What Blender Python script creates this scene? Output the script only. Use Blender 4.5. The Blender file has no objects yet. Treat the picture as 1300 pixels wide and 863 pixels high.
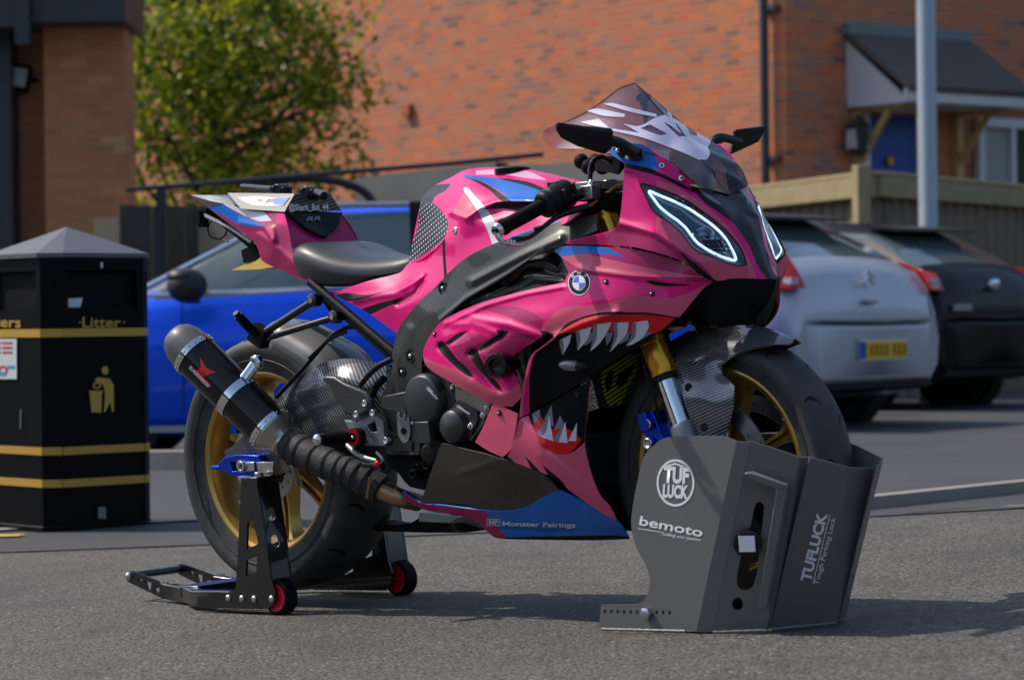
import bpy, bmesh, math, random
import numpy as np
from mathutils import Vector, Matrix, Euler
from mathutils.geometry import delaunay_2d_cdt
from mathutils.bvhtree import BVHTree
R = math.radians
random.seed(7)
SC = bpy.context.scene
COL = SC.collection

# ------------------------------------------------------------------ camera, sky, sun, exposure
F = 3500.; H = .69; PITCH = .0086; ROLL = .0593; TAU = -.047      # TAU: sideways slope of the car park
BX, BY, YAW = -.5807, 6.958, .748                                  # where the motorcycle stands
M_slope = Matrix.Translation((0, 0, H)) @ Matrix.Rotation(TAU, 4, 'Y') @ Matrix.Translation((0, 0, -H))
cam_d = bpy.data.cameras.new('camera'); cam = bpy.data.objects.new('camera', cam_d); COL.objects.link(cam)
cam_d.sensor_width = 36; cam_d.sensor_fit = 'HORIZONTAL'; cam_d.lens = F / 1300 * 36
cam_d.clip_end = 2000; cam_d.clip_start = .1
cam.matrix_world = M_slope @ Matrix.Translation((0, 0, H)) @ Matrix.Rotation(math.pi / 2 - PITCH, 4, 'X') @ Matrix.Rotation(-ROLL, 4, 'Z')
cam_d.dof.use_dof = True; cam_d.dof.focus_distance = 6.55; cam_d.dof.aperture_fstop = 5.6
SC.camera = cam
SUN_EL, SUN_AZ = R(50), R(22)        # azimuth: angle from -X towards +Y
sdir = Vector((-math.cos(SUN_EL) * math.cos(SUN_AZ), math.cos(SUN_EL) * math.sin(SUN_AZ), math.sin(SUN_EL)))
w = bpy.data.worlds.new('World'); SC.world = w; w.use_nodes = True
nt = w.node_tree; bg = nt.nodes['Background']
sky = nt.nodes.new('ShaderNodeTexSky'); sky.sky_type = 'NISHITA'; sky.sun_disc = False
sky.sun_elevation = SUN_EL; sky.sun_rotation = math.atan2(sdir.x, sdir.y)
sky.air_density = 1.0; sky.dust_density = 1.5; sky.ozone_density = 1.0
nt.links.new(sky.outputs[0], bg.inputs[0]); bg.inputs[1].default_value = .125
sl = bpy.data.lights.new('sun', 'SUN'); sl.energy = 3.0; sl.angle = R(.55); sl.color = (1, .92, .80)
so = bpy.data.objects.new('sun', sl); COL.objects.link(so)
so.rotation_euler = (-sdir).to_track_quat('-Z', 'Y').to_euler()
SC.view_settings.view_transform = 'Standard'; SC.view_settings.look = 'None'
SC.view_settings.exposure = 0.38; SC.view_settings.gamma = 1
SC.render.engine = 'CYCLES'
SC.cycles.max_bounces = 6; SC.cycles.transparent_max_bounces = 16

# ------------------------------------------------------------------ pixel rays of the photograph -> points in the place
cR, sR, cP, sP, cY, sY = math.cos(ROLL), math.sin(ROLL), math.cos(PITCH), math.sin(PITCH), math.cos(YAW), math.sin(YAW)
def ray_ground_frame(px, py):
    px = np.asarray(px, float); py = np.asarray(py, float)
    U = px - 650.; V = py - 431.5
    u0 = U * cR - V * sR; v0 = U * sR + V * cR
    Zc = -v0 / F
    return np.stack([u0 / F, cP + Zc * sP, -sP + Zc * cP], -1)
def ray_bike(px, py):
    d = ray_ground_frame(px, py)
    return np.stack([d[..., 0] * cY - d[..., 1] * sY, d[..., 0] * sY + d[..., 1] * cY, d[..., 2]], -1)
O_B = np.array([(-BX) * cY - (-BY) * sY, (-BX) * sY + (-BY) * cY, H])
def PB(px, py, y):
    """point of the bike frame (x forward, y left, z up) seen at a pixel, at lateral offset y"""
    d = ray_bike(px, py); y = np.asarray(y, float)
    t = (y - O_B[1]) / d[..., 1]
    return O_B + d * t[..., None]
def PV(px, py, y): return Vector(PB(px, py, y))
def GB(px, py, z=0.):
    d = ray_bike(px, py); return Vector(O_B + d * ((z - H) / d[2]))
def PW(px, py, Y=None, Z=None):
    d = ray_ground_frame(px, py); d = Matrix.Rotation(TAU, 3, 'Y') @ Vector(d)
    o = Vector((0, 0, H)); t = Y / d.y if Y is not None else (Z - H) / d.z
    return o + d * t
def gz(X): return -math.tan(TAU) * X       # height of the sloping ground
def PG(px, py, z=0.):
    d = ray_ground_frame(px, py); p = d * ((z - H) / d[2]); return Matrix.Rotation(TAU, 3, 'Y') @ Vector(p) + Vector((0, 0, H))
BIKE_M = M_slope @ Matrix.Translation((BX, BY, 0)) @ Matrix.Rotation(-YAW, 4, 'Z')

def ground_z(x, y):
    t = min(1., max(0., (y - 8.4) / 1.6)); t = t * t * (3 - 2 * t)
    return (1 - t) * gz(max(-6, min(6, x))) + t * (gz(max(-2, min(-1., x * .4 - 1.)))) 
def PGR(px, py, dz=0.):
    d = ray_ground_frame(px, py); d = Matrix.Rotation(TAU, 3, 'Y') @ Vector(d); o = Vector((0, 0, H)); z = 0
    for _ in range(40):
        p = o + d * ((z - H) / d.z); z = z * .5 + .5 * ground_z(p.x, p.y)
    return p + Vector((0, 0, dz))
# ------------------------------------------------------------------ materials
MATS = {}
def new_mat(name):
    m = bpy.data.materials.new(name); m.use_nodes = True; MATS[name] = m
    return m, m.node_tree, m.node_tree.nodes['Principled BSDF']
def mat(name, col, rough=.5, metal=0., coat=0., bump=0., bscale=60., var=0., vscale=8., spec=.5, emit=None, coatr=.05):
    m, t, b = new_mat(name)
    b.inputs['Base Color'].default_value = (*col, 1); b.inputs['Roughness'].default_value = rough
    b.inputs['Metallic'].default_value = metal; b.inputs['Coat Weight'].default_value = coat
    b.inputs['Coat Roughness'].default_value = coatr; b.inputs['Specular IOR Level'].default_value = spec
    tc = t.nodes.new('ShaderNodeTexCoord')
    if var:
        n = t.nodes.new('ShaderNodeTexNoise'); n.inputs['Scale'].default_value = vscale; n.inputs['Detail'].default_value = 6
        t.links.new(tc.outputs['Object'], n.inputs['Vector'])
        mx = t.nodes.new('ShaderNodeMix'); mx.data_type = 'RGBA'
        mx.inputs['A'].default_value = (*[c * (1 - var) for c in col], 1); mx.inputs['B'].default_value = (*[min(1, c * (1 + var)) for c in col], 1)
        t.links.new(n.outputs['Fac'], mx.inputs['Factor']); t.links.new(mx.outputs['Result'], b.inputs['Base Color'])
        mr = t.nodes.new('ShaderNodeMapRange'); mr.inputs['To Min'].default_value = max(0, rough - .12 * min(1, rough * 2)); mr.inputs['To Max'].default_value = min(1, rough + .12)
        t.links.new(n.outputs['Fac'], mr.inputs['Value']); t.links.new(mr.outputs['Result'], b.inputs['Roughness'])
    if bump:
        n2 = t.nodes.new('ShaderNodeTexNoise'); n2.inputs['Scale'].default_value = bscale; n2.inputs['Detail'].default_value = 4
        t.links.new(tc.outputs['Object'], n2.inputs['Vector'])
        bp = t.nodes.new('ShaderNodeBump'); bp.inputs['Strength'].default_value = bump; bp.inputs['Distance'].default_value = .01
        t.links.new(n2.outputs['Fac'], bp.inputs['Height']); t.links.new(bp.outputs['Normal'], b.inputs['Normal'])
    if emit:
        b.inputs['Emission Color'].default_value = (*col, 1); b.inputs['Emission Strength'].default_value = emit
    return m
def paint(name, col, **k):
    kw = dict(rough=.42, coat=.45, var=.03, vscale=5., coatr=.012, spec=.2); kw.update(k); return mat(name, col, **kw)
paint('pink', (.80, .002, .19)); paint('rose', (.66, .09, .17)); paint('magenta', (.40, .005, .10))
paint('pale sheen', (.80, .42, .56)); paint('paint blue', (.002, .13, .55)); paint('paint red', (.66, .004, .008))
paint('gloss black', (.004, .004, .005), rough=.3, coat=.45); mat('matte black', (.005, .005, .006), .65, var=.2, vscale=30, spec=.12)
mat('plastic black', (.010, .010, .011), .42, bump=.15, bscale=500, spec=.2)
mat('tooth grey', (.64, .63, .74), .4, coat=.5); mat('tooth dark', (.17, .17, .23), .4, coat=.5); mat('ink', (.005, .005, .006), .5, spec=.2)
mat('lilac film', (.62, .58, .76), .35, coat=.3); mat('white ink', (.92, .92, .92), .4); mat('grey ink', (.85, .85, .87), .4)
mat('badge blue', (.01, .07, .55), .2, coat=1); mat('badge white', (.7, .72, .75), .2, coat=1)
mat('heel black', (.05, .05, .05), .4, metal=.3, bump=.1, bscale=200); mat('gold wheel', (.52, .33, .085), .30, metal=.75, var=.12, vscale=20); mat('gold fork', (.75, .34, .02), .25, metal=.85, coat=.4)
mat('chrome', (.75, .77, .80), .1, metal=1); mat('steel', (.55, .55, .55), .28, metal=1, var=.15, vscale=40)
mat('burnt steel', (.42, .27, .16), .35, metal=1, var=.3, vscale=30); mat('alloy grey', (.25, .26, .27), .42, metal=.7, bump=.1, bscale=200, var=.1)
mat('engine metal', (.30, .27, .22), .45, metal=.7, var=.25, vscale=25); mat('anodised blue', (.01, .06, .6), .25, metal=.8)
mat('anodised red', (.65, .01, .02), .3, metal=.6); mat('cover grey', (.030, .031, .034), .36, bump=.08, bscale=400); mat('heat wrap', (.014, .014, .015), .7, bump=.2, bscale=120, var=.4, vscale=50)
mat('leather', (.03, .032, .035), .42, bump=.10, bscale=320, var=.15, vscale=12, coat=.15, coatr=.3)
mat('seat piping', (.05, .052, .055), .5); mat('red glass', (.45, .01, .015), .12, coat=1)
mat('stand black', (.005, .005, .006), .25, coat=.5, var=.3, vscale=9); mat('scuffed', (.4, .4, .38), .6)
mat('lock grey', (.145, .142, .138), .45, metal=.1, bump=.03, bscale=300, var=.06, vscale=6, coat=.15, coatr=.4)
mat('weld', (.20, .20, .20), .6, metal=.2, bump=.3, bscale=90); mat('rubber red', (.62, .01, .03), .35)
mat('disc steel', (.34, .34, .35), .32, metal=.9, var=.2, vscale=30); mat('smoked lens', (.16, .15, .14), .12, coat=1, var=.5, vscale=120)
mat('radiator', (.012, .012, .013), .5, bump=1., bscale=240); mat('yellow mark', (.40, .40, .03), .6)
mat('led', (.70, .87, 1.0), .3, emit=1.05); mat('headlamp housing', (.035, .075, .10), .15, metal=.5, coat=1.)
mat('brass', (.5, .3, .06), .3, metal=.9); mat('hugger grey', (.16, .16, .165), .3, coat=.6, var=.15)

def wave_mat(name, dark, light, period, vec, rough=.25, coat=.9, dist=0., soft=(.35, .65), metal=.3, vec2=None):
    m, t, b = new_mat(name); tc = t.nodes.new('ShaderNodeTexCoord')
    def bands(v):
        d = t.nodes.new('ShaderNodeVectorMath'); d.operation = 'DOT_PRODUCT'; v = Vector(v).normalized() / period * 2 * math.pi
        d.inputs[1].default_value = v; t.links.new(tc.outputs['Object'], d.inputs[0])
        s = t.nodes.new('ShaderNodeMath'); s.operation = 'SINE'; t.links.new(d.outputs['Value'], s.inputs[0])
        r = t.nodes.new('ShaderNodeMapRange'); r.inputs['From Min'].default_value = -1 + 2 * soft[0]; r.inputs['From Max'].default_value = -1 + 2 * soft[1]
        t.links.new(s.outputs[0], r.inputs['Value']); return r
    f = bands(vec)
    if vec2 is not None:
        g = bands(vec2); mm = t.nodes.new('ShaderNodeMath'); mm.operation = 'MULTIPLY'
        t.links.new(f.outputs[0], mm.inputs[0]); t.links.new(g.outputs[0], mm.inputs[1]); f = mm
    mx = t.nodes.new('ShaderNodeMix'); mx.data_type = 'RGBA'
    mx.inputs['A'].default_value = (*dark, 1); mx.inputs['B'].default_value = (*light, 1)
    t.links.new(f.outputs[0], mx.inputs['Factor']); t.links.new(mx.outputs['Result'], b.inputs['Base Color'])
    b.inputs['Roughness'].default_value = rough; b.inputs['Metallic'].default_value = metal; b.inputs['Coat Weight'].default_value = coat
    b.inputs['Coat Roughness'].default_value = .04
    return m
K = (.008, .008, .009)
wave_mat('carbon frame', K, (.085, .085, .08), .0048, (1, .3, .25), rough=.38, coat=.45)
wave_mat('carbon arm', K, (.17, .175, .19), .0078, (.9, .2, .75), coat=.8, soft=(.3, .7))
wave_mat('carbon fender', K, (.22, .23, .26), .0062, (-.35, .4, 1), coat=1)
wave_mat('carbon dark', (.010, .010, .009), (.032, .030, .026), .004, (1, 0, -.5), rough=.28, coat=.8)
wave_mat('carbon cap', K, (.13, .135, .14), .0055, (1, .2, -.9), rough=.5, metal=0, coat=.35)
wave_mat('tank grip', (.007, .007, .009), (.62, .60, .68), .0092, (1, .5, .35), rough=.45, coat=0, soft=(.6, .85), vec2=(.5, .5, -1.), metal=0)
wave_mat('yellow weave', (.012, .012, .006), (.42, .42, .02), .0075, (1, .4, -1), rough=.6, coat=0, metal=0)
def glassy(name, tint, refl=1., alpha_rough=.02):
    m, t, b = new_mat(name); t.nodes.remove(b)
    o = t.nodes['Material Output']; tr = t.nodes.new('ShaderNodeBsdfTransparent'); tr.inputs[0].default_value = (*tint, 1)
    gl = t.nodes.new('ShaderNodeBsdfGlossy'); gl.inputs['Roughness'].default_value = alpha_rough
    fr = t.nodes.new('ShaderNodeFresnel'); fr.inputs[0].default_value = 1.5
    mu = t.nodes.new('ShaderNodeMath'); mu.operation = 'MULTIPLY'; mu.inputs[1].default_value = refl
    mx = t.nodes.new('ShaderNodeMixShader'); t.links.new(fr.outputs[0], mu.inputs[0]); t.links.new(mu.outputs[0], mx.inputs[0])
    t.links.new(tr.outputs[0], mx.inputs[1]); t.links.new(gl.outputs[0], mx.inputs[2]); t.links.new(mx.outputs[0], o.inputs[0])
    return m
glassy('smoked screen', (.93, .85, .90), .7); glassy('smoked screen dark', (.38, .38, .45), 1.); glassy('clear lens', (.75, .85, .9), 1.3)
def tyre_mat():
    m, t, b = new_mat('tyre'); tc = t.nodes.new('ShaderNodeTexCoord')
    n = t.nodes.new('ShaderNodeTexNoise'); n.inputs['Scale'].default_value = 14; n.inputs['Detail'].default_value = 8
    t.links.new(tc.outputs['Object'], n.inputs['Vector'])
    cr = t.nodes.new('ShaderNodeValToRGB'); cr.color_ramp.elements[0].position = .35; cr.color_ramp.elements[1].position = .75
    cr.color_ramp.elements[0].color = (.020, .020, .021, 1); cr.color_ramp.elements[1].color = (.062, .060, .056, 1)
    t.links.new(n.outputs['Fac'], cr.inputs[0]); t.links.new(cr.outputs[0], b.inputs['Base Color'])
    b.inputs['Roughness'].default_value = .62
    n2 = t.nodes.new('ShaderNodeTexNoise'); n2.inputs['Scale'].default_value = 350
    t.links.new(tc.outputs['Object'], n2.inputs['Vector'])
    bp = t.nodes.new('ShaderNodeBump'); bp.inputs['Strength'].default_value = .35; bp.inputs['Distance'].default_value = .003
    t.links.new(n2.outputs['Fac'], bp.inputs['Height']); t.links.new(bp.outputs['Normal'], b.inputs['Normal'])
tyre_mat()

# ------------------------------------------------------------------ object helpers
def tag(o, label=None, cat=None, group=None, kind=None):
    if label: o['label'] = label
    if cat: o['category'] = cat
    if group: o['group'] = group
    if kind: o['kind'] = kind
    return o
def empty(name, loc=(0, 0, 0), rz=0, label=None, cat=None, group=None, M=None):
    o = bpy.data.objects.new(name, None); COL.objects.link(o); o.empty_display_size = .2
    if M is not None: o.matrix_world = M
    else: o.location = loc; o.rotation_euler = (0, 0, rz)
    return tag(o, label, cat, group)
def link(name, me, parent=None):
    o = bpy.data.objects.new(name, me); COL.objects.link(o)
    if parent is not None: o.parent = parent
    return o
def mk(name, verts, faces, mats, parent=None, fm=None, smooth=True, sharp=38, bevel=0, solid=0):
    me = bpy.data.meshes.new(name); me.from_pydata([tuple(v) for v in verts], [], [tuple(f) for f in faces]); 
    if isinstance(mats, str): mats = [mats]
    for m in mats: me.materials.append(MATS[m])
    if fm is not None: me.polygons.foreach_set('material_index', fm)
    if smooth:
        me.polygons.foreach_set('use_smooth', [True] * len(me.polygons)); me.set_sharp_from_angle(angle=R(sharp))
    me.update(); o = link(name, me, parent)
    if solid: s = o.modifiers.new('thickness', 'SOLIDIFY'); s.thickness = solid; s.offset = 0
    if bevel: b = o.modifiers.new('bevel', 'BEVEL'); b.width = bevel; b.segments = 2; b.limit_method = 'ANGLE'; b.angle_limit = R(35); b.harden_normals = False
    return o
class MB:
    """collects shapes that form one part"""
    def __init__(s): s.v = []; s.f = []; s.m = []; s.mats = []
    def mi(s, m):
        if m not in s.mats: s.mats.append(m)
        return s.mats.index(m)
    def add(s, vs, fs, m):
        b = len(s.v); s.v += [tuple(v) for v in vs]; s.f += [tuple(i + b for i in f) for f in fs]; s.m += [s.mi(m)] * len(fs)
    def box(s, c, d, m, rz=0, rot=None):
        c = Vector(c); Mx = rot if rot is not None else Matrix.Rotation(rz, 3, 'Z')
        vs = [c + Mx @ Vector((x * d[0] / 2, y * d[1] / 2, z * d[2] / 2)) for x in (-1, 1) for y in (-1, 1) for z in (-1, 1)]
        s.add(vs, [(0, 1, 3, 2), (4, 6, 7, 5), (0, 4, 5, 1), (2, 3, 7, 6), (0, 2, 6, 4), (1, 5, 7, 3)], m)
    def tube(s, pts, r, m, seg=12, closed=False, smooth=True, cap=True, flat=1.):
        pts = [Vector(p) for p in pts]
        if smooth and len(pts) > 2: pts, r = spline(pts, r, closed)
        n = len(pts); rs = r if hasattr(r, '__len__') else [r] * n
        vs = []; up = None
        for i, p in enumerate(pts):
            a = pts[(i - 1) % n] if (closed or i > 0) else p; b = pts[(i + 1) % n] if (closed or i < n - 1) else p
            t = (b - a).normalized()
            if up is None: up = t.orthogonal().normalized()
            up = (up - t * up.dot(t)); up = up.normalized() if up.length > 1e-6 else t.orthogonal().normalized()
            q = t.cross(up)
            for k in range(seg):
                an = 2 * math.pi * k / seg; vs.append(p + (up * math.cos(an) + q * math.sin(an) * flat) * rs[i])
        fs = []
        for i in range(n if closed else n - 1):
            for k in range(seg):
                a = i * seg + k; b = i * seg + (k + 1) % seg; c = ((i + 1) % n) * seg + (k + 1) % seg; d = ((i + 1) % n) * seg + k
                fs.append((a, b, c, d))
        if cap and not closed: fs += [tuple(range(seg))[::-1], tuple((n - 1) * seg + k for k in range(seg))]
        s.add(vs, fs, m)
    def lathe(s, o, ax, prof, m, seg=48, closed=False, a0=0, a1=None, caps=True):
        """prof: (distance along axis, radius[, material])"""
        o = Vector(o); ax = Vector(ax).normalized(); u = ax.orthogonal().normalized()
        if abs(ax.y) > .99: u = Vector((1, 0, 0))
        q = ax.cross(u); full = a1 is None; n = seg if full else seg + 1; A = 2 * math.pi if full else a1 - a0
        vs = []
        for pr in prof:
            for k in range(n):
                an = a0 + A * k / seg; vs.append(o + ax * pr[0] + (u * math.cos(an) + q * math.sin(an)) * pr[1])
        L = len(prof)
        for i in range(L if closed else L - 1):
            mm = prof[i][2] if len(prof[i]) > 2 else m; j = (i + 1) % L; fs = []
            for k in range(seg):
                k2 = (k + 1) % n
                fs.append((i * n + k, i * n + k2, j * n + k2, j * n + k))
            s.f += []; b = len(s.v)
            s._pend = getattr(s, '_pend', []); s._pend.append((fs, mm))
        b = len(s.v); s.v += [tuple(v) for v in vs]
        for fs, mm in s._pend: s.f += [tuple(i + b for i in f) for f in fs]; s.m += [s.mi(mm)] * len(fs)
        s._pend = []
        if full and not closed and caps:
            for idx, pr in ((0, prof[0]), (L - 1, prof[-1])):
                if pr[1] > 1e-5:
                    f = tuple(b + idx * n + k for k in range(n)); s.f.append(f if idx else f[::-1]); s.m.append(s.mi(m))
    def prism(s, poly3, d, m, holes=None):
        """poly3: planar polygon (3D), d: extrusion vector"""
        d = Vector(d); poly3 = [Vector(p) for p in poly3]
        n = (Vector((0, 0, 0)))
        for i in range(len(poly3)): n += poly3[i].cross(poly3[(i + 1) % len(poly3)])
        n.normalize(); u = (poly3[1] - poly3[0]).normalized(); v = n.cross(u); o = poly3[0]
        loops = [poly3] + [[Vector(p) for p in h] for h in (holes or [])]
        P2 = []; E = []; 
        for lp in loops:
            b = len(P2); P2 += [Vector(((p - o).dot(u), (p - o).dot(v))) for p in lp]; E += [(b + i, b + (i + 1) % len(lp)) for i in range(len(lp))]
        r = delaunay_2d_cdt(P2, E, [], 0, 1e-6)
        V2, T = r[0], r[2]; outl = [tuple(p) for p in P2[:len(poly3)]]
        hs = []; b = len(poly3)
        for h in (holes or []): hs.append([tuple(p) for p in P2[b:b + len(h)]]); b += len(h)
        keep = []
        for t in T:
            c = sum((V2[i] for i in t), Vector((0, 0))) / len(t)
            if inside(c, outl) and not any(inside(c, h) for h in hs): keep.append(tuple(t))
        V3 = [o + u * p[0] + v * p[1] for p in V2]; N = len(V3)
        cnt = {}
        for t in keep:
            for i in range(len(t)):
                e = (t[i], t[(i + 1) % len(t)]); cnt[e] = 1
        fs = [tuple(t) for t in keep] + [tuple(i + N for i in t[::-1]) for t in keep]
        for (a, c) in cnt:
            if (c, a) not in cnt: fs.append((c, a, a + N, c + N))
        # outward orientation
        if d.dot(n) > 0: fs = [f[::-1] for f in fs]
        s.add(V3 + [p + d for p in V3], fs, m)
    def hull(s, pts, m):
        bm = bmesh.new()
        for p in pts: bm.verts.new(p)
        bmesh.ops.convex_hull(bm, input=bm.verts[:]); 
        bmesh.ops.delete(bm, geom=[v for v in bm.verts if not v.link_faces], context='VERTS')
        bm.verts.index_update()
        s.add([v.co.copy() for v in bm.verts], [tuple(v.index for v in f.verts) for f in bm.faces], m); bm.free()
    def ball(s, c, r, m, seg=16, rings=10, rot=None):
        c = Vector(c); r = (r, r, r) if not hasattr(r, '__len__') else r; rot = rot or Matrix.Identity(3)
        vs = [c + rot @ Vector((0, 0, r[2]))]; 
        for i in range(1, rings):
            th = math.pi * i / rings
            for k in range(seg):
                an = 2 * math.pi * k / seg; vs.append(c + rot @ Vector((r[0] * math.sin(th) * math.cos(an), r[1] * math.sin(th) * math.sin(an), r[2] * math.cos(th))))
        vs.append(c + rot @ Vector((0, 0, -r[2]))); fs = []
        for k in range(seg): fs.append((0, 1 + k, 1 + (k + 1) % seg))
        for i in range(rings - 2):
            for k in range(seg):
                a = 1 + i * seg + k; b = 1 + i * seg + (k + 1) % seg; fs.append((a, a + seg, b + seg, b))
        L = len(vs) - 1
        for k in range(seg): fs.append((L, L - seg + (k + 1) % seg, L - seg + k))
        s.add(vs, fs, m)
    def grid(s, rows, m, close_u=False, close_v=False):
        nr = len(rows); nc = len(rows[0]); vs = [p for r_ in rows for p in r_]; fs = []
        for i in range(nr if close_u else nr - 1):
            for j in range(nc if close_v else nc - 1):
                a = i * nc + j; b = i * nc + (j + 1) % nc; c = ((i + 1) % nr) * nc + (j + 1) % nc; d = ((i + 1) % nr) * nc + j
                fs.append((a, b, c, d))
        s.add(vs, fs, m)
    def build(s, name, parent=None, smooth=True, sharp=38, bevel=0, label=None, fix=True):
        o = mk(name, s.v, s.f, s.mats, parent, s.m, smooth, sharp, bevel)
        if fix:
            bm = bmesh.new(); bm.from_mesh(o.data); bmesh.ops.recalc_face_normals(bm, faces=bm.faces[:]); bm.to_mesh(o.data); bm.free()
            if smooth: o.data.set_sharp_from_angle(angle=R(sharp))
        if label: o['label'] = label
        return o
def spline(pts, r, closed=False, sub=6):
    n = len(pts); out = []; ro = []; rs = r if hasattr(r, '__len__') else None
    rng = range(n if closed else n - 1)
    for i in rng:
        p0 = pts[(i - 1) % n] if (closed or i > 0) else pts[i] * 2 - pts[i + 1]
        p1 = pts[i]; p2 = pts[(i + 1) % n]
        p3 = pts[(i + 2) % n] if (closed or i + 2 < n) else p2 * 2 - p1
        for k in range(sub):
            t = k / sub
            out.append(.5 * ((2 * p1) + (p2 - p0) * t + (2 * p0 - 5 * p1 + 4 * p2 - p3) * t * t + (3 * p1 - p0 - 3 * p2 + p3) * t ** 3))
            if rs: ro.append(rs[i] * (1 - t) + rs[(i + 1) % n] * t)
    if not closed:
        out.append(pts[-1])
        if rs: ro.append(rs[-1])
    return out, (ro if rs else r)
def inside(p, poly):
    x, y = p[0], p[1]; c = False; n = len(poly); j = n - 1
    for i in range(n):
        xi, yi = poly[i][0], poly[i][1]; xj, yj = poly[j][0], poly[j][1]
        if (yi > y) != (yj > y) and x < (xj - xi) * (y - yi) / (yj - yi) + xi: c = not c
        j = i
    return c
def inside_np(P, poly):
    x, y = P[:, 0], P[:, 1]; c = np.zeros(len(P), bool); n = len(poly); j = n - 1
    for i in range(n):
        xi, yi = poly[i][0], poly[i][1]; xj, yj = poly[j][0], poly[j][1]
        if yi != yj:
            c ^= ((yi > y) != (yj > y)) & (x < (xj - xi) * (y - yi) / (yj - yi) + xi)
        j = i
    return c
def smooth_loop(pts, ang=48, seg=4.):
    """rounds gentle corners, keeps sharp ones"""
    p = [np.array(q[:2], float) for q in pts]; n = len(p); corner = []
    for i in range(n):
        a = p[i] - p[i - 1]; b = p[(i + 1) % n] - p[i]
        c = np.dot(a, b) / (np.linalg.norm(a) * np.linalg.norm(b) + 1e-9)
        corner.append(math.degrees(math.acos(max(-1, min(1, c)))) > ang)
    out = []
    for i in range(n):
        j = (i + 1) % n; d = np.linalg.norm(p[j] - p[i]); k = max(1, int(d / seg))
        m1 = (p[j] - p[i - 1]) / 2 if not corner[i] else (p[j] - p[i])
        m2 = (p[(j + 1) % n] - p[i]) / 2 if not corner[j] else (p[j] - p[i])
        l1, l2 = np.linalg.norm(m1), np.linalg.norm(m2)
        m1 = m1 / (l1 + 1e-9) * min(l1, d); m2 = m2 / (l2 + 1e-9) * min(l2, d)
        for s in range(k):
            t = s / k
            out.append((2 * t ** 3 - 3 * t * t + 1) * p[i] + (t ** 3 - 2 * t * t + t) * m1 + (-2 * t ** 3 + 3 * t * t) * p[j] + (t ** 3 - t * t) * m2)
    return [tuple(q) for q in out]
def seg_dist(P, line):
    best = np.full(len(P), 1e9)
    for a, b in zip(line[:-1], line[1:]):
        a = np.array(a, float); b = np.array(b, float); ab = b - a
        t = np.clip(((P - a) @ ab) / (ab @ ab + 1e-9), 0, 1); best = np.minimum(best, np.linalg.norm(P - (a + t[:, None] * ab), axis=1))
    return best
class Sheet:
    """bodywork surface: half width w over the pixel, thin-plate spline through control points (px, py, w)"""
    def __init__(s, ctrl, ridges=(), lam=2e-3):
        c = np.array(ctrl, float); s.c = c[:, :2] / 100.; n = len(c)
        d = np.linalg.norm(s.c[:, None] - s.c[None], axis=2); Kk = s.U(d) + lam * np.eye(n)
        Pm = np.hstack([np.ones((n, 1)), s.c]); A = np.zeros((n + 3, n + 3)); A[:n, :n] = Kk; A[:n, n:] = Pm; A[n:, :n] = Pm.T
        s.w = np.linalg.solve(A, np.concatenate([c[:, 2], np.zeros(3)])); s.ridges = ridges
    @staticmethod
    def U(d): return np.where(d > 1e-9, d * d * np.log(np.maximum(d, 1e-9)), 0)
    def width(s, P):
        P = np.asarray(P, float).reshape(-1, 2); q = P / 100.
        d = np.linalg.norm(q[:, None] - s.c[None], axis=2)
        r = s.U(d) @ s.w[:-3] + s.w[-3] + q @ s.w[-2:]
        for line, wd, dy in s.ridges: r = r + dy * np.exp(-(seg_dist(P, line) / wd) ** 2)
        return r
    def __call__(s, P, off=0.):
        P = np.asarray(P, float).reshape(-1, 2); w_ = s.width(P)
        X = PB(P[:, 0], P[:, 1], -w_)
        if off:
            d = ray_bike(P[:, 0], P[:, 1]); d /= np.linalg.norm(d, axis=1)[:, None]; X = X - d * off
        return X
class Plane:
    def __init__(s, a, b, c): s.a = np.array(a, float); s.n = np.cross(np.array(b, float) - s.a, np.array(c, float) - s.a)
    def __call__(s, P, off=0.):
        P = np.asarray(P, float).reshape(-1, 2); d = ray_bike(P[:, 0], P[:, 1]); t = ((s.a - O_B) @ s.n) / (d @ s.n)
        X = O_B + d * t[:, None]
        if off: X = X - d / np.linalg.norm(d, axis=1)[:, None] * off
        return X
class OnMesh:
    """the surface of a finished part"""
    def __init__(s, obj): 
        me = obj.data; s.b = BVHTree.FromPolygons([v.co.copy() for v in me.vertices], [tuple(p.vertices) for p in me.polygons])
    def __call__(s, P, off=0.):
        P = np.asarray(P, float).reshape(-1, 2); out = []
        last = None
        for q in P:
            d = Vector(ray_bike(q[0], q[1])).normalized(); h = s.b.ray_cast(Vector(O_B), d)
            if h[0] is None: 
                h = (Vector(O_B) + d * ((last - Vector(O_B)).length if last else 6.6),)
            last = h[0]; out.append(h[0] - d * off)
        return np.array([tuple(p) for p in out])
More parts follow.
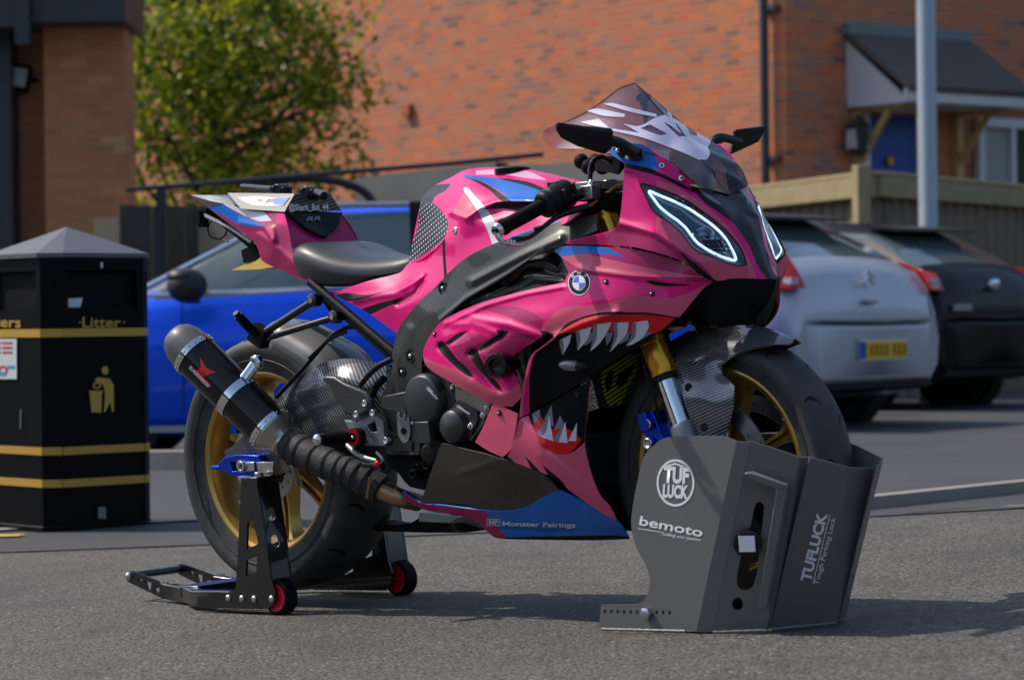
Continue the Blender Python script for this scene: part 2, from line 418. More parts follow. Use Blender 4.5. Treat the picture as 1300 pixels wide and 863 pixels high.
def panel(name, outline, surf, m, parent, decals=(), thick=.0035, mirror=None, step=6., holes=(), back='matte black', rim=None, smooth=True, label=None, sharp=38, inward=None):
    ol = smooth_loop(outline) if smooth else smooth_loop(outline, ang=1)
    hl = [smooth_loop(h, seg=3) for h in holes]; dl = [(smooth_loop(d[0], seg=4), d[1]) for d in decals]
    P2 = []; E = []
    def addloop(lp):
        b = len(P2); P2.extend(lp); E.extend((b + i, b + (i + 1) % len(lp)) for i in range(len(lp)))
    addloop(ol)
    for h in hl: addloop(h)
    for d, _ in dl: addloop(d)
    A = np.array(ol); x0, y0 = A.min(0); x1, y1 = A.max(0)
    gx, gy = np.meshgrid(np.arange(x0 + step / 2, x1, step), np.arange(y0 + step / 2, y1, step * .87))
    gx = gx + (np.arange(gx.shape[0]) % 2)[:, None] * step / 2
    Gp = np.stack([gx.ravel(), gy.ravel()], 1); Gp = Gp[inside_np(Gp, ol)]
    B = np.array(P2)
    rp = []
    for line, wd_, dy_ in (getattr(surf, 'ridges', ()) or ()):
        L_ = [np.array(q, float) for q in line]; cs = []
        for a_, b_ in zip(L_[:-1], L_[1:]):
            k_ = max(1, int(np.linalg.norm(b_ - a_) / 3.)); t_ = (b_ - a_) / (np.linalg.norm(b_ - a_) + 1e-9); n_ = np.array([-t_[1], t_[0]])
            for j_ in range(k_):
                for o_ in (0, .45, .9, 1.4, 2.0): 
                    for sg_ in ((1,) if o_ == 0 else (1, -1)): cs.append(a_ + (b_ - a_) * j_ / k_ + n_ * o_ * wd_ * sg_)
        rp += cs
    if rp:
        rp = np.array(rp); rp = rp[inside_np(rp, ol)]; keep_ = []
        for q in rp:
            if np.min(np.linalg.norm(B - q, axis=1)) > 1.0 and (not keep_ or np.min(np.linalg.norm(np.array(keep_) - q, axis=1)) > 1.2): keep_.append(q)
        if keep_:
            rp = np.array(keep_); 
            if len(Gp): Gp = Gp[np.min(np.linalg.norm(Gp[:, None] - rp[None], axis=2), axis=1) > 2.2]
    else: keep_ = []
    if len(Gp):
        dmin = np.min(np.linalg.norm(Gp[:, None] - B[None], axis=2), axis=1); Gp = Gp[dmin > step * .5]
    if len(keep_): Gp = np.vstack([Gp, rp]) if len(Gp) else rp
    P2 = [Vector((float(a), float(b))) for a, b in P2] + [Vector((float(a), float(b))) for a, b in Gp]
    r = delaunay_2d_cdt(P2, E, [], 0, 1e-4); V2 = np.array([tuple(v) for v in r[0]]); T = np.array([list(t) for t in r[2]])
    C = V2[T].mean(1); k = inside_np(C, ol)
    for h in hl: k &= ~inside_np(C, h)
    T = T[k]; C = C[k]; mi = np.zeros(len(T), int); mats = [m]
    for d, dm in dl:
        if dm not in mats: mats.append(dm)
        mi[inside_np(C, d)] = mats.index(dm)
    X = surf(V2)
    # orientation towards the viewer
    n0 = np.cross(X[T[:, 1]] - X[T[:, 0]], X[T[:, 2]] - X[T[:, 0]])
    dv = ray_bike(C[:, 0], C[:, 1])
    if (np.sum(n0 * dv, 1)).sum() > 0: T = T[:, ::-1]; n0 = -n0
    N = np.zeros_like(X)
    for j in range(3): np.add.at(N, T[:, j], n0)
    N /= (np.linalg.norm(N, axis=1)[:, None] + 1e-12)
    Xb = X - N * thick
    if back not in mats: mats.append(back)
    rim = rim or m
    if rim not in mats: mats.append(rim)
    ne = len(X); faces = [tuple(t) for t in T]; fm = list(mi)
    faces += [tuple(t[::-1] + ne) for t in T]; fm += [mats.index(back)] * len(T)
    ed = {}
    for t in T:
        for a, b in ((t[0], t[1]), (t[1], t[2]), (t[2], t[0])): ed[(a, b)] = 1
    for (a, b) in ed:
        if (b, a) not in ed: faces.append((b, a, a + ne, b + ne)); fm.append(mats.index(rim))
    nfront = len(T)
    if mirror == 'join':
        X[np.abs(X[:, 1]) < .0022, 1] = 0; nb_ = min(len(ol), len(X)); bs_ = X[:nb_]; bs_[np.abs(bs_[:, 1]) < .008, 1] = 0
    V = np.vstack([X, Xb])
    # true surface normals, so that the paint shades smoothly whatever the triangles
    e = .6; dX = surf(V2 + np.array([e, 0])) - surf(V2 - np.array([e, 0])); dY = surf(V2 + np.array([0, e])) - surf(V2 - np.array([0, e]))
    NA = np.cross(dX, dY); NA /= (np.linalg.norm(NA, axis=1)[:, None] + 1e-15); fl = np.sum(NA * N, 1) < 0; NA[fl] *= -1
    if mirror == 'join':
        c0 = np.abs(X[:, 1]) < 1e-9; NA[c0, 1] = 0; NA[c0] /= np.linalg.norm(NA[c0], axis=1)[:, None] + 1e-12
    def finish(o_, sgn, base_f, nf, base_v):
        me = o_.data; nl = [None] * len(me.loops)
        for fi in range(nf):
            p = me.polygons[fi + base_f]
            for li in p.loop_indices:
                vi = me.loops[li].vertex_index - base_v; q = NA[vi]; nl[li] = (q[0], q[1] * sgn, q[2])
        return nl
    def setn(o_, groups):
        me = o_.data; nl = [None] * len(me.loops)
        for sgn, bf, nf, bv in groups:
            g_ = finish(o_, sgn, bf, nf, bv)
            for i_, q in enumerate(g_):
                if q is not None: nl[i_] = q
        for p in me.polygons:
            for li in p.loop_indices:
                if nl[li] is None: nl[li] = tuple(p.normal)
        me.normals_split_custom_set(nl)
    nfa = len(faces); nv = len(V)
    if mirror == 'join':
        Vm = V * np.array([1, -1, 1])
        faces += [tuple(i + nv for i in f[::-1]) for f in faces]; fm += fm; V = np.vstack([V, Vm])
    used = np.zeros(len(V), bool)
    for f in faces: used[[int(i) for i in f]] = True
    V[~used] = V[used][0]
    F_ = [tuple(int(i) for i in f) for f in faces]; fmi = [int(i) for i in fm]
    o = mk(name, V, F_, mats, parent, fmi, sharp=180)
    setn(o, [(1, 0, nfront, 0)] + ([(-1, nfa, nfront, nv)] if mirror == 'join' else []))
    if label: o['label'] = label
    if mirror == 'sep':
        o2 = mk(name, V * np.array([1, -1, 1]), [f[::-1] for f in F_], mats, parent, fmi, sharp=180); setn(o2, [(-1, 0, nfront, 0)])
    return o
def text_shape(txt, bold=.0, shear=0., space=1., res=3):
    cu = bpy.data.curves.new('lettering', 'FONT'); cu.body = txt; cu.size = 1; cu.offset = bold; cu.shear = shear; cu.space_character = space
    cu.fill_mode = 'FRONT'; cu.resolution_u = res
    o = bpy.data.objects.new('lettering', cu); COL.objects.link(o)
    dg = bpy.context.evaluated_depsgraph_get(); me = bpy.data.meshes.new_from_object(o.evaluated_get(dg))
    v = np.array([tuple(q.co)[:2] for q in me.vertices]).reshape(-1, 2); f = [tuple(p.vertices) for p in me.polygons]
    bpy.data.objects.remove(o); bpy.data.curves.remove(cu); bpy.data.meshes.remove(me); return v, f
def text_fit(txt, surf, p0, p1, hgt, m, mb, off=.0012, flip_up=1, **k):
    """baseline from pixel p0 to p1, letter height (capital) hgt pixels, laid on a surface"""
    v, f = text_shape(txt, **k); x0, x1 = v[:, 0].min(), v[:, 0].max(); cap = .7
    p0 = np.array(p0, float); p1 = np.array(p1, float); d = p1 - p0; L = np.linalg.norm(d); u = d / L; nrm = np.array([u[1], -u[0]]) * flip_up
    P = p0 + ((v[:, :1] - x0) / (x1 - x0)) * d + (v[:, 1:] / cap * hgt) * nrm
    mb.add(surf(P, off), f, m)
def poly_on(surf, poly, m, mb, off=.001, smooth=True, hole=None):
    """flat marking laid on a surface"""
    lp = smooth_loop(poly) if smooth else poly
    pts = [Vector(p) for p in lp]; E = [(i, (i + 1) % len(lp)) for i in range(len(lp))]
    if hole: b = len(pts); pts += [Vector(p) for p in hole]; E += [(b + i, b + (i + 1) % len(hole)) for i in range(len(hole))]
    r = delaunay_2d_cdt(pts, E, [], 0, 1e-4); V2 = np.array([tuple(q) for q in r[0]])
    fs = []
    for t in r[2]:
        c = V2[list(t)].mean(0)
        if inside(c, lp) and not (hole and inside(c, hole)): fs.append(tuple(t))
    mb.add(surf(V2, off), fs, m)
def ell(cx, cy, rx, ry, n=24, a=0):
    ca, sa = math.cos(a), math.sin(a)
    return [(cx + rx * math.cos(t) * ca - ry * math.sin(t) * sa, cy + rx * math.cos(t) * sa + ry * math.sin(t) * ca) for t in [2 * math.pi * k / n for k in range(n)]]
def sink(surf, d):  # the same surface lying deeper (towards the middle of the bike)
    class S_: 
        def __call__(s, P, off=0.): X = surf(P, off); return X
    base = surf
    s2 = Sheet.__new__(Sheet); s2.c = base.c; s2.w = base.w.copy(); s2.w[-3] -= d; s2.ridges = (); return s2
# ================================================================== THE PLACE
def noise_mix(t, tc, scale, detail, a, b_, lo=.35, hi=.65, rough=.6):
    n = t.nodes.new('ShaderNodeTexNoise'); n.inputs['Scale'].default_value = scale; n.inputs['Detail'].default_value = detail; n.inputs['Roughness'].default_value = rough
    t.links.new(tc, n.inputs['Vector']); r = t.nodes.new('ShaderNodeMapRange'); r.inputs['From Min'].default_value = lo; r.inputs['From Max'].default_value = hi
    t.links.new(n.outputs['Fac'], r.inputs['Value']); mx = t.nodes.new('ShaderNodeMix'); mx.data_type = 'RGBA'
    for k, v in (('A', a), ('B', b_)):
        if isinstance(v, tuple): mx.inputs[k].default_value = (*v, 1)
        else: t.links.new(v, mx.inputs[k])
    t.links.new(r.outputs[0], mx.inputs['Factor']); return mx.outputs['Result'], n
def asphalt():
    m, t, b = new_mat('asphalt'); tc = t.nodes.new('ShaderNodeTexCoord').outputs['Object']
    big, _ = noise_mix(t, tc, .9, 6, (.070, .065, .058), (.112, .104, .092), .3, .7)
    v = t.nodes.new('ShaderNodeTexVoronoi'); v.inputs['Scale'].default_value = 120; t.links.new(tc, v.inputs['Vector'])
    sep = t.nodes.new('ShaderNodeSeparateColor'); t.links.new(v.outputs['Color'], sep.inputs[0])
    rp = t.nodes.new('ShaderNodeValToRGB'); e = rp.color_ramp.elements; e[0].color = (.10, .10, .10, 1); e[1].color = (2.4, 2.35, 2.2, 1); e[0].position = 0; e[1].position = 1
    e2 = rp.color_ramp.elements.new(.55); e2.color = (.95, .95, .95, 1); e3 = rp.color_ramp.elements.new(.94); e3.color = (1.35, 1.32, 1.25, 1); e4 = rp.color_ramp.elements.new(.13); e4.color = (.72, .72, .72, 1)
    t.links.new(sep.outputs[0], rp.inputs[0]); mu = t.nodes.new('ShaderNodeMix'); mu.data_type = 'RGBA'; mu.blend_type = 'MULTIPLY'; mu.inputs['Factor'].default_value = 1
    t.links.new(big, mu.inputs['A']); t.links.new(rp.outputs[0], mu.inputs['B'])
    dk, _ = noise_mix(t, tc, 3.1, 8, mu.outputs['Result'], (.045, .043, .042), .52, .80)
    dk, _ = noise_mix(t, tc, .55, 3, dk, (.050, .048, .046), .60, .85)
    gap = t.nodes.new('ShaderNodeMapRange'); gap.inputs['From Min'].default_value = .0; gap.inputs['From Max'].default_value = .5
    t.links.new(v.outputs['Distance'], gap.inputs['Value']); t.links.new(dk, b.inputs['Base Color'])
    b.inputs['Roughness'].default_value = .85; bp = t.nodes.new('ShaderNodeBump'); bp.inputs['Strength'].default_value = .8; bp.inputs['Distance'].default_value = .006; bp.invert = True
    t.links.new(v.outputs['Distance'], bp.inputs['Height']); t.links.new(bp.outputs['Normal'], b.inputs['Normal'])
def far_asphalt():
    m, t, b = new_mat('old tarmac'); tc = t.nodes.new('ShaderNodeTexCoord').outputs['Object']
    big, _ = noise_mix(t, tc, .7, 8, (.036, .036, .040), (.058, .057, .060), .3, .7)
    o, _ = noise_mix(t, tc, 90, 2, big, (.08, .08, .08), .62, .8); t.links.new(o, b.inputs['Base Color']); b.inputs['Roughness'].default_value = .8
def brick(name, cols, mortar, sc=1.):
    m, t, b = new_mat(name); tc = t.nodes.new('ShaderNodeTexCoord'); s = t.nodes.new('ShaderNodeSeparateXYZ'); t.links.new(tc.outputs['Object'], s.inputs[0])
    ad = t.nodes.new('ShaderNodeMath'); ad.operation = 'ADD'; t.links.new(s.outputs[0], ad.inputs[0]); t.links.new(s.outputs[1], ad.inputs[1])
    cb = t.nodes.new('ShaderNodeCombineXYZ'); t.links.new(ad.outputs[0], cb.inputs[0]); t.links.new(s.outputs[2], cb.inputs[1])
    br = t.nodes.new('ShaderNodeTexBrick'); br.inputs['Scale'].default_value = 1; br.inputs['Brick Width'].default_value = .225; br.inputs['Row Height'].default_value = .075; br.inputs['Mortar Size'].default_value = .006
    br.inputs['Mortar Smooth'].default_value = .2; br.inputs['Bias'].default_value = 0; br.inputs['Color1'].default_value = (0, 0, 0, 1); br.inputs['Color2'].default_value = (1, 1, 1, 1); br.inputs['Mortar'].default_value = (.5, .5, .5, 1)
    t.links.new(cb.outputs[0], br.inputs['Vector']); rp = t.nodes.new('ShaderNodeValToRGB'); rp.color_ramp.interpolation = 'LINEAR'
    e = rp.color_ramp.elements; e[0].color = (*cols[0], 1); e[1].color = (*cols[-1], 1)
    for i, c in enumerate(cols[1:-1]): el = e.new((i + 1) / (len(cols) - 1)); el.color = (*c, 1)
    t.links.new(br.outputs['Color'], rp.inputs[0]); o, _ = noise_mix(t, tc.outputs['Object'], 1.3, 6, rp.outputs[0], cols[1], .45, 1.0)
    mx = t.nodes.new('ShaderNodeMix'); mx.data_type = 'RGBA'; mx.inputs['B'].default_value = (*mortar, 1); t.links.new(o, mx.inputs['A']); t.links.new(br.outputs['Fac'], mx.inputs['Factor'])
    t.links.new(mx.outputs['Result'], b.inputs['Base Color']); b.inputs['Roughness'].default_value = .85
    bp = t.nodes.new('ShaderNodeBump'); bp.inputs['Strength'].default_value = .6; bp.inputs['Distance'].default_value = .01; bp.invert = True; t.links.new(br.outputs['Fac'], bp.inputs['Height']); t.links.new(bp.outputs['Normal'], b.inputs['Normal'])
asphalt(); far_asphalt()
brick('red brick', [(.24, .11, .08), (.50, .17, .085), (.62, .14, .05), (.46, .19, .11), (.68, .19, .06), (.30, .16, .13)], (.44, .26, .17))
brick('brown brick', [(.40, .15, .06), (.60, .22, .08), (.48, .16, .07), (.62, .30, .11)], (.36, .24, .15))
mat('concrete', (.30, .27, .23), .85, var=.25, vscale=3, bump=.3, bscale=30); mat('yellow paint', (.52, .36, .05), .7, var=.3, vscale=20)
mat('dark cladding', (.028, .036, .045), .45, var=.2); mat('galvanised', (.33, .37, .40), .42, metal=.5, var=.15, vscale=10)
mat('white trim', (.62, .60, .62), .5, var=.06); mat('slate', (.11, .10, .09), .6, var=.3, vscale=20); mat('lead flashing', (.16, .19, .20), .55, var=.2)
mat('door blue', (.012, .06, .34), .35, var=.1); mat('oak', (.50, .34, .12), .6, var=.3, vscale=10); mat('stone lintel', (.34, .26, .19), .8, var=.2)
mat('terracotta', (.42, .11, .04), .7); mat('pane', (.02, .03, .035), .06, coat=1); mat('curtain', (.35, .36, .33), .8)
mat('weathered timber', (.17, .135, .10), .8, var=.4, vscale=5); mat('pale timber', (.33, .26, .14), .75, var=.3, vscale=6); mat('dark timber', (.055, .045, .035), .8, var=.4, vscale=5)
mat('sand render', (.27, .22, .15), .85, var=.2, vscale=2); mat('grey render', (.34, .30, .24), .85, var=.25, vscale=2)
mat('bin black', (.003, .003, .004), .5, var=.25, vscale=6, spec=.1); mat('bin lid', (.10, .105, .12), .5, var=.15, bump=.1); mat('bin gold', (.52, .30, .04), .5); mat('sticker', (.62, .66, .68), .5); mat('sticker blue', (.05, .35, .55), .5); mat('sticker red', (.6, .03, .05), .5)
paint('car blue', (.008, .11, .95), metal=.4, rough=.32); paint('car silver', (.50, .51, .56), metal=.5, rough=.4); paint('car black', (.003, .003, .004), rough=.4, coat=.15)
mat('car glass', (.09, .125, .13), .05, coat=1); mat('tail lamp', (.60, .012, .015), .15, coat=1); mat('plate yellow', (.90, .50, .01), .5); mat('underbody', (.008, .008, .009), .8); mat('car trim', (.015, .015, .017), .5)
mat('lamp white', (.5, .5, .5), .3, coat=1); mat('plate blue', (.02, .09, .4), .4)

# ---- ground
g = MB(); xs = [-120, -60, -30, -15, -8] + [-6 + .5 * i for i in range(25)] + [8, 15, 30, 60, 120]; ys = [-3, 0, 2, 4, 6, 8] + [8.2 + .2 * i for i in range(11)] + [11, 12, 14, 18, 25, 40, 80, 160]
g.grid([[Vector((x, y, ground_z(x, y))) for x in xs] for y in ys], 'asphalt'); gr = tag(g.build('car_park', smooth=True), kind='structure')
g = MB(); ys2 = [9.1, 9.4, 9.8, 10.4, 11, 12, 14, 18, 25, 40, 90]
def edge_y(x): return 8.62 + .0 * x if x > 0 else 9.0 + (-x) * .12
rows = []
for k in range(14):
    t = (k / 13) ** 2; rows.append([Vector((x, edge_y(x) + t * 60, ground_z(x, edge_y(x) + t * 60) + .004)) for x in [-40, -20, -8, -5, -4, -3, -2.5, -2, -1.5, -1, -.5, 0, .5, 1, 1.5, 2, 3, 4, 6, 10, 20, 40]])
g.grid(rows, 'old tarmac'); tag(g.build('parking_bay_surface'), kind='structure')
def strip(name, px0, px1, wd, m, dz=.008, th=.0, n=12, kind='structure'):
    a = PGR(*px0); b = PGR(*px1); d = (b - a); d.z = 0; d.normalize(); s = Vector((-d.y, d.x, 0)) * wd / 2; a = a - d * .0; L = (b - a).length
    mb = MB(); rows = []
    for i in range(n + 1):
        p = a.lerp(b, i / n); r_ = []
        for q, zz in ((p - s, 0 if th else dz), (p - s, dz), (p + s, dz), (p + s, 0 if th else dz)): r_.append(Vector((q.x, q.y, ground_z(q.x, q.y) + zz)))
        rows.append(r_)
    mb.grid(rows, m); return tag(mb.build(name, smooth=False), kind=kind)
strip('kerb_strip', (1085, 648), (1420, 612), .07, 'concrete', dz=.05, th=1)
strip('kerb_strip', (1040, 656), (1420, 654), .035, 'concrete', dz=.012)
strip('kerb_strip', (-60, 678), (330, 658), .10, 'concrete', dz=.012)
strip('road_marking', (-60, 684), (28, 682), .10, 'yellow paint', dz=.010)
strip('kerb_strip', (150, 597), (560, 594), .16, 'concrete', dz=.10, th=1)

# ---- the brick house behind
ang = math.atan2(.614, .789); house = empty('brick_house', (2.82, 28, -.12), ang, 'red brick house with a blue front door under a small porch roof', 'house')
HO = Vector((2.82, 28, 0))
def fac(px, row):   # front facade: distance along it and height
    k = (px - 650) / 3500; s = (28 * k - 2.82) / (.789 - .614 * k); return s, PW(px, row, Y=28 + .614 * s).z + .12
def gab(px, row):   # long side wall
    k = (px - 650) / 3500; s = (28 * k - 2.82) / (-.614 - .789 * k); return s, PW(px, row, Y=28 + .789 * s).z + .12
def fbox(mb, px0, r0, px1, r1, y0, y1, m):
    s0, z1 = fac(px0, r0); s1, z0 = fac(px1, r1); mb.box(((s0 + s1) / 2, (y0 + y1) / 2, (z0 + z1) / 2), (abs(s1 - s0), abs(y1 - y0), abs(z1 - z0)), m)
m = MB(); m.box((6, 13, 3), (12, 26, 6), 'red brick'); m.build('wall', house, smooth=False)
m = MB(); m.prism([Vector((-.3, 26.3, 6)), Vector((12.3, 26.3, 6)), Vector((6, 26.3, 9.5))], (0, -26.6, 0), 'slate'); m.build('roof', house, smooth=False)
m = MB(); y_, z_ = gab(983, 100); m.tube([(-.08, y_, .1), (-.08, y_, 5.9)], .045, 'dark cladding', smooth=False)
for r_ in (12, 202): zz = gab(983, r_)[1]; m.box((-.05, y_ - .06, zz), (.08, .22, .05), 'dark cladding')
m.build('downpipe', house)
m = MB(); y_, z_ = gab(525, 140); m.box((-.03, y_, z_), (.07, .16, .15), 'terracotta'); m.build('vent', house, bevel=.01)
s0 = fac(1080, 50)[0]; s1 = fac(1267, 120)[0]; zb = fac(1080, 132)[1]; zt = fac(1080, 52)[1]
po = empty('porch_roof'); po.parent = house
s1 = s0 + 1.75
m = MB(); m.add([(s0, 0, zb), (s0, -.85, zb + .0), (s0, 0, zt), (s0 + .03, 0, zb), (s0 + .03, -.85, zb), (s0 + .03, 0, zt)], [(0, 1, 2), (3, 5, 4), (0, 2, 5, 3), (1, 4, 5, 2), (0, 3, 4, 1)], 'white trim')
m.box(((s0 + s1) / 2, -.88, zb + .03), (s1 - s0 + .1, .05, .13), 'white trim'); m.box(((s0 + s1) / 2, -.43, zb - .02), (s1 - s0, .84, .04), 'white trim'); m.build('fascia', po, smooth=False)
m = MB(); m.prism([(s0 - .05, -.93, zb + .07), (s1 + .05, -.93, zb + .07), (s1 + .05, 0, zt + .07), (s0 - .05, 0, zt + .07)], (0, -.03, .05), 'slate'); m.build('slates', po, smooth=False)
m = MB(); m.box(((s0 + s1) / 2, -.05, zt + .12), (s1 - s0 + .12, .1, .12), 'lead flashing'); m.build('flashing', po, smooth=False)
for s_ in (s0 + .12, s1 - .15):
    m = MB(); m.box((s_, -.05, zb - .45), (.09, .09, .9), 'oak'); m.tube([(s_, -.06, zb - .60), (s_, -.50, zb - .08)], .04, 'oak', seg=4, smooth=False); m.box((s_, -.36, zb - .04), (.09, .7, .08), 'oak'); m.build('bracket', po, smooth=False)
dr = MB(); fbox(dr, 1104, 146, 1163, 330, -.03, .03, 'door blue'); d_ = dr.build('front_door', house, smooth=False)
m = MB(); fbox(m, 1096, 138, 1103.5, 330, -.07, .02, 'white trim'); fbox(m, 1163.5, 138, 1170, 330, -.07, .02, 'white trim'); fbox(m, 1096, 137, 1170, 145.5, -.075, .02, 'white trim'); m.build('door_frame', d_, smooth=False)
s_, z_ = fac(1128, 205); m = MB(); m.lathe((s_, -.03, z_), (0, -1, 0), [(0, 0), (0, .05), (.05, .045), (.05, 0)], 'brass', seg=16); m.build('door_knocker', d_)
w_ = MB(); s_a, z_a = fac(1242, 150); z_b = z_a - 1.25; wn = empty('window'); wn.parent = house
m = MB(); m.box((s_a + .9, -.02, (z_a + z_b) / 2), (1.74, .04, z_a - z_b - .04), 'pane'); m.box((s_a + .25, -.045, (z_a + z_b) / 2), (.42, .01, z_a - z_b - .2), 'curtain'); m.build('pane', wn, smooth=False)
m = MB()
for xx, wd in ((s_a, .09), (s_a + .5, .07), (s_a + .9, .12), (s_a + 1.8, .09)): m.box((xx, -.07, (z_a + z_b) / 2), (wd, .08, z_a - z_b), 'white trim')
for zz in (z_a - .05, z_b + .05): m.box((s_a + .9, -.075, zz), (1.9, .09, .10), 'white trim')
m.build('window_frame', wn, smooth=False)
m = MB(); m.box((s_a + .85, -.025, z_a + .2), (2.1, .08, .22), 'stone lintel'); m.build('lintel', wn, smooth=False)
m = MB(); s_, z_ = fac(1285, 108); m.box((s_, -.03, z_), (.14, .08, .17), 'terracotta'); m.build('air_brick', house)
s_, z_ = fac(1080, 178); m = MB(); m.lathe((s_, -.16, z_ - .17), (0, 0, 1), [(0, 0), (.02, .08), (.04, .10), (.30, .13), (.31, .15), (.38, .05), (.42, .02), (.42, 0)], 'dark cladding', seg=6); m.box((s_, -.06, z_), (.05, .14, .05), 'dark cladding'); l_ = m.build('wall_lantern', house)
m = MB(); m.box((s_, -.16, z_), (.235, .12, .2), 'lamp white'); m.build('lantern_glass', l_)

# ---- dark clad building at the left edge
lb_ = empty('brick_building', (-4, 24, -.1), 0, 'brown brick building with dark grey cladding and a floodlight at the left edge', 'building')
def lp(px, row, y=24.): p = PW(px, row, Y=y); return p.x + 4, p.z + .1
m = MB(); x0, zt = lp(55, 36); x1, _ = lp(164, 36); m.box(((x0 + x1) / 2 - .02, .3, zt / 2), (x1 - x0 - .04, .6, zt), 'brown brick'); m.build('wall', lb_, smooth=False)
m = MB(); xa, _ = lp(-200, 36); m.box(((xa + x0) / 2 - .003, .6, zt / 2), (x0 - xa, .4, zt), 'brown brick'); m.build('recessed_wall', lb_, smooth=False)
m = MB(); xc, zc = lp(181, 38); m.box(((xa + xc - .08) / 2, .1, zt + .55), (xc - .08 - xa, 1.2, 1.1), 'dark cladding'); xb, zb_ = lp(53, 50); xd, _ = lp(35, 50); m.box(((xb + xd) / 2, -.58, zt + .6), (xb - xd, .1, 1.6), 'dark cladding'); xe, _ = lp(-120, 0); m.box(((xe + xd) / 2, -.5, zt + .2), (xd - xe, .2, .5), 'dark cladding'); m.build('cladding', lb_, smooth=False)
m = MB(); xa2, _ = lp(-80, 0); xb2, _ = lp(12, 0); m.box(((xa2 + xb2) / 2, .3, zt / 2), (xb2 - xa2, .6, zt), 'dark cladding'); m.build('column', lb_, smooth=False)
m = MB(); xf, zf = lp(30, 103, 24.6); fl = Matrix.Rotation(.15, 3, 'Y') @ Matrix.Rotation(-.3, 3, 'X'); m.box((xf, .25, zf), (.24, .10, .22), 'matte black', rot=fl); m.tube([(xf, .27, zf), (xf + .2, .45, zf - .02)], .02, 'matte black', smooth=False); f_ = m.build('floodlight', lb_)
m = MB(); m.box((xf, .195, zf), (.19, .02, .17), 'lamp white', rot=fl); m.build('floodlight_glass', f_)

# ---- fences and low walls
def fence(name, A_, B_, zt, zb, m_b, m_r, label, bw=.12, posts=(), rail=True, cat='fence'):
    a = Vector(A_); b = Vector(B_); d = (b - a); L = d.length; r_ = empty(name, (a.x, a.y, 0), math.atan2(d.y, d.x), label, cat)
    m = MB(); n = int(L / bw)
    for i in range(n): m.box(((i + .5) * bw, .0 + (i % 2) * .012, (zt + zb) / 2 - .04), (bw - .008, .02, zt - zb - .08), m_b)
    m.build('boards', r_, smooth=False)
    if rail:
        m = MB(); m.box((L / 2, -.07, zt - .10), (L, .10, .17), m_r); m.box((L / 2, -.02, zt + .012), (L, .16, .04), m_r); m.build('rail', r_, smooth=False, bevel=.01)
    for q in posts: m = MB(); m.box((q * L, -.14, (zt + zb) / 2 + .03), (.13, .12, zt - zb + .1), m_r); m.build('post', r_, smooth=False, bevel=.01)
    return r_
pc = PW(1115, 222, Y=23); zt = pc.z
fence('timber_fence', (2.05, 26.3, 0), (pc.x, 23, 0), zt, -.1, 'weathered timber', 'pale timber', 'weathered timber fence with a pale top rail running up to the corner post', posts=(.99,))
fence('timber_fence', (pc.x - .05, 23.06, 0), (6.2, 28.2, 0), zt, -.1, 'weathered timber', 'pale timber', 'weathered timber fence with a pale top rail behind the black car', posts=(.62,))
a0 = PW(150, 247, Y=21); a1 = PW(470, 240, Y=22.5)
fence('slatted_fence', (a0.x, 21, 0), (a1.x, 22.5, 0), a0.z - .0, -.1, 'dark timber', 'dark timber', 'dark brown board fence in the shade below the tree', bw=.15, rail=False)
b0 = PW(452, 226, Y=21.2); b1 = PW(890, 178, Y=19.9)
m = MB(); rt = math.atan2(b1.y - b0.y, b1.x - b0.x)
wl = empty('garden_wall', (b0.x, b0.y, -.1), rt, 'low sand and grey rendered garden wall behind the motorcycle tank', 'wall'); Lw = (b1 - b0).length
m.add([(0, 0, 0), (Lw * .42, 0, 0), (Lw * .42, 0, b0.z * .55 + b1.z * .45 + .1), (0, 0, b0.z + .1), (0, .2, 0), (Lw * .42, .2, 0), (Lw * .42, .2, b0.z * .55 + b1.z * .45 + .1), (0, .2, b0.z + .1)], [(0, 1, 2, 3), (4, 7, 6, 5), (3, 2, 6, 7), (0, 3, 7, 4)], 'grey render')
m.add([(Lw * .42, 0, 0), (Lw, 0, 0), (Lw, 0, b1.z), (Lw * .42, 0, b0.z * .55 + b1.z * .45 + .06), (Lw * .42, .2, 0), (Lw, .2, 0), (Lw, .2, b1.z), (Lw * .42, .2, b0.z * .55 + b1.z * .45 + .06)], [(0, 1, 2, 3), (4, 7, 6, 5), (3, 2, 6, 7), (1, 5, 6, 2)], 'grey render'); m.build('wall', wl, smooth=False)
m = MB(); m.add([(-2.2, -.35, 0), (Lw * .46, -.35, 0), (Lw * .46, -.35, b0.z - .10), (-2.2, -.35, b0.z - .16), (-2.2, -.25, 0), (Lw * .46, -.25, 0), (Lw * .46, -.25, b0.z - .10), (-2.2, -.25, b0.z - .16)], [(0, 1, 2, 3), (4, 7, 6, 5), (3, 2, 6, 7), (1, 5, 6, 2), (0, 3, 7, 4)], 'sand render'); m.build('lower_wall', wl, smooth=False)
# cycle shelter frame: long dark top rail, curved brace, posts
sh = empty('cycle_shelter', (PW(168, 300, Y=18.5).x, 18.5, -.1), 0, 'dark metal shelter frame with a long rail and curved brace behind the seat', 'shelter')
def sp(px, row, y): p = PW(px, row, Y=y); return p - Vector(sh.location)
m = MB(); m.tube([sp(160, 241, 18.5), sp(300, 230, 18.5), sp(430, 219, 18.5), sp(560, 209, 18.5), sp(690, 196, 18.5)], .017, 'car trim', seg=8, smooth=False); m.build('rail', sh)
m = MB(); m.tube([sp(345, 229, 18.6), sp(400, 227, 18.6), sp(440, 234, 18.6), (sp(470, 252, 18.6)), sp(484, 300, 18.6), sp(486, 420, 18.6)], .03, 'car trim', seg=8); m.build('brace', sh)
for px_ in (205,): m = MB(); q = sp(px_, 240, 18.5); m.box((q.x, q.y, q.z / 2), (.06, .06, q.z), 'car trim'); m.build('post', sh, smooth=False)

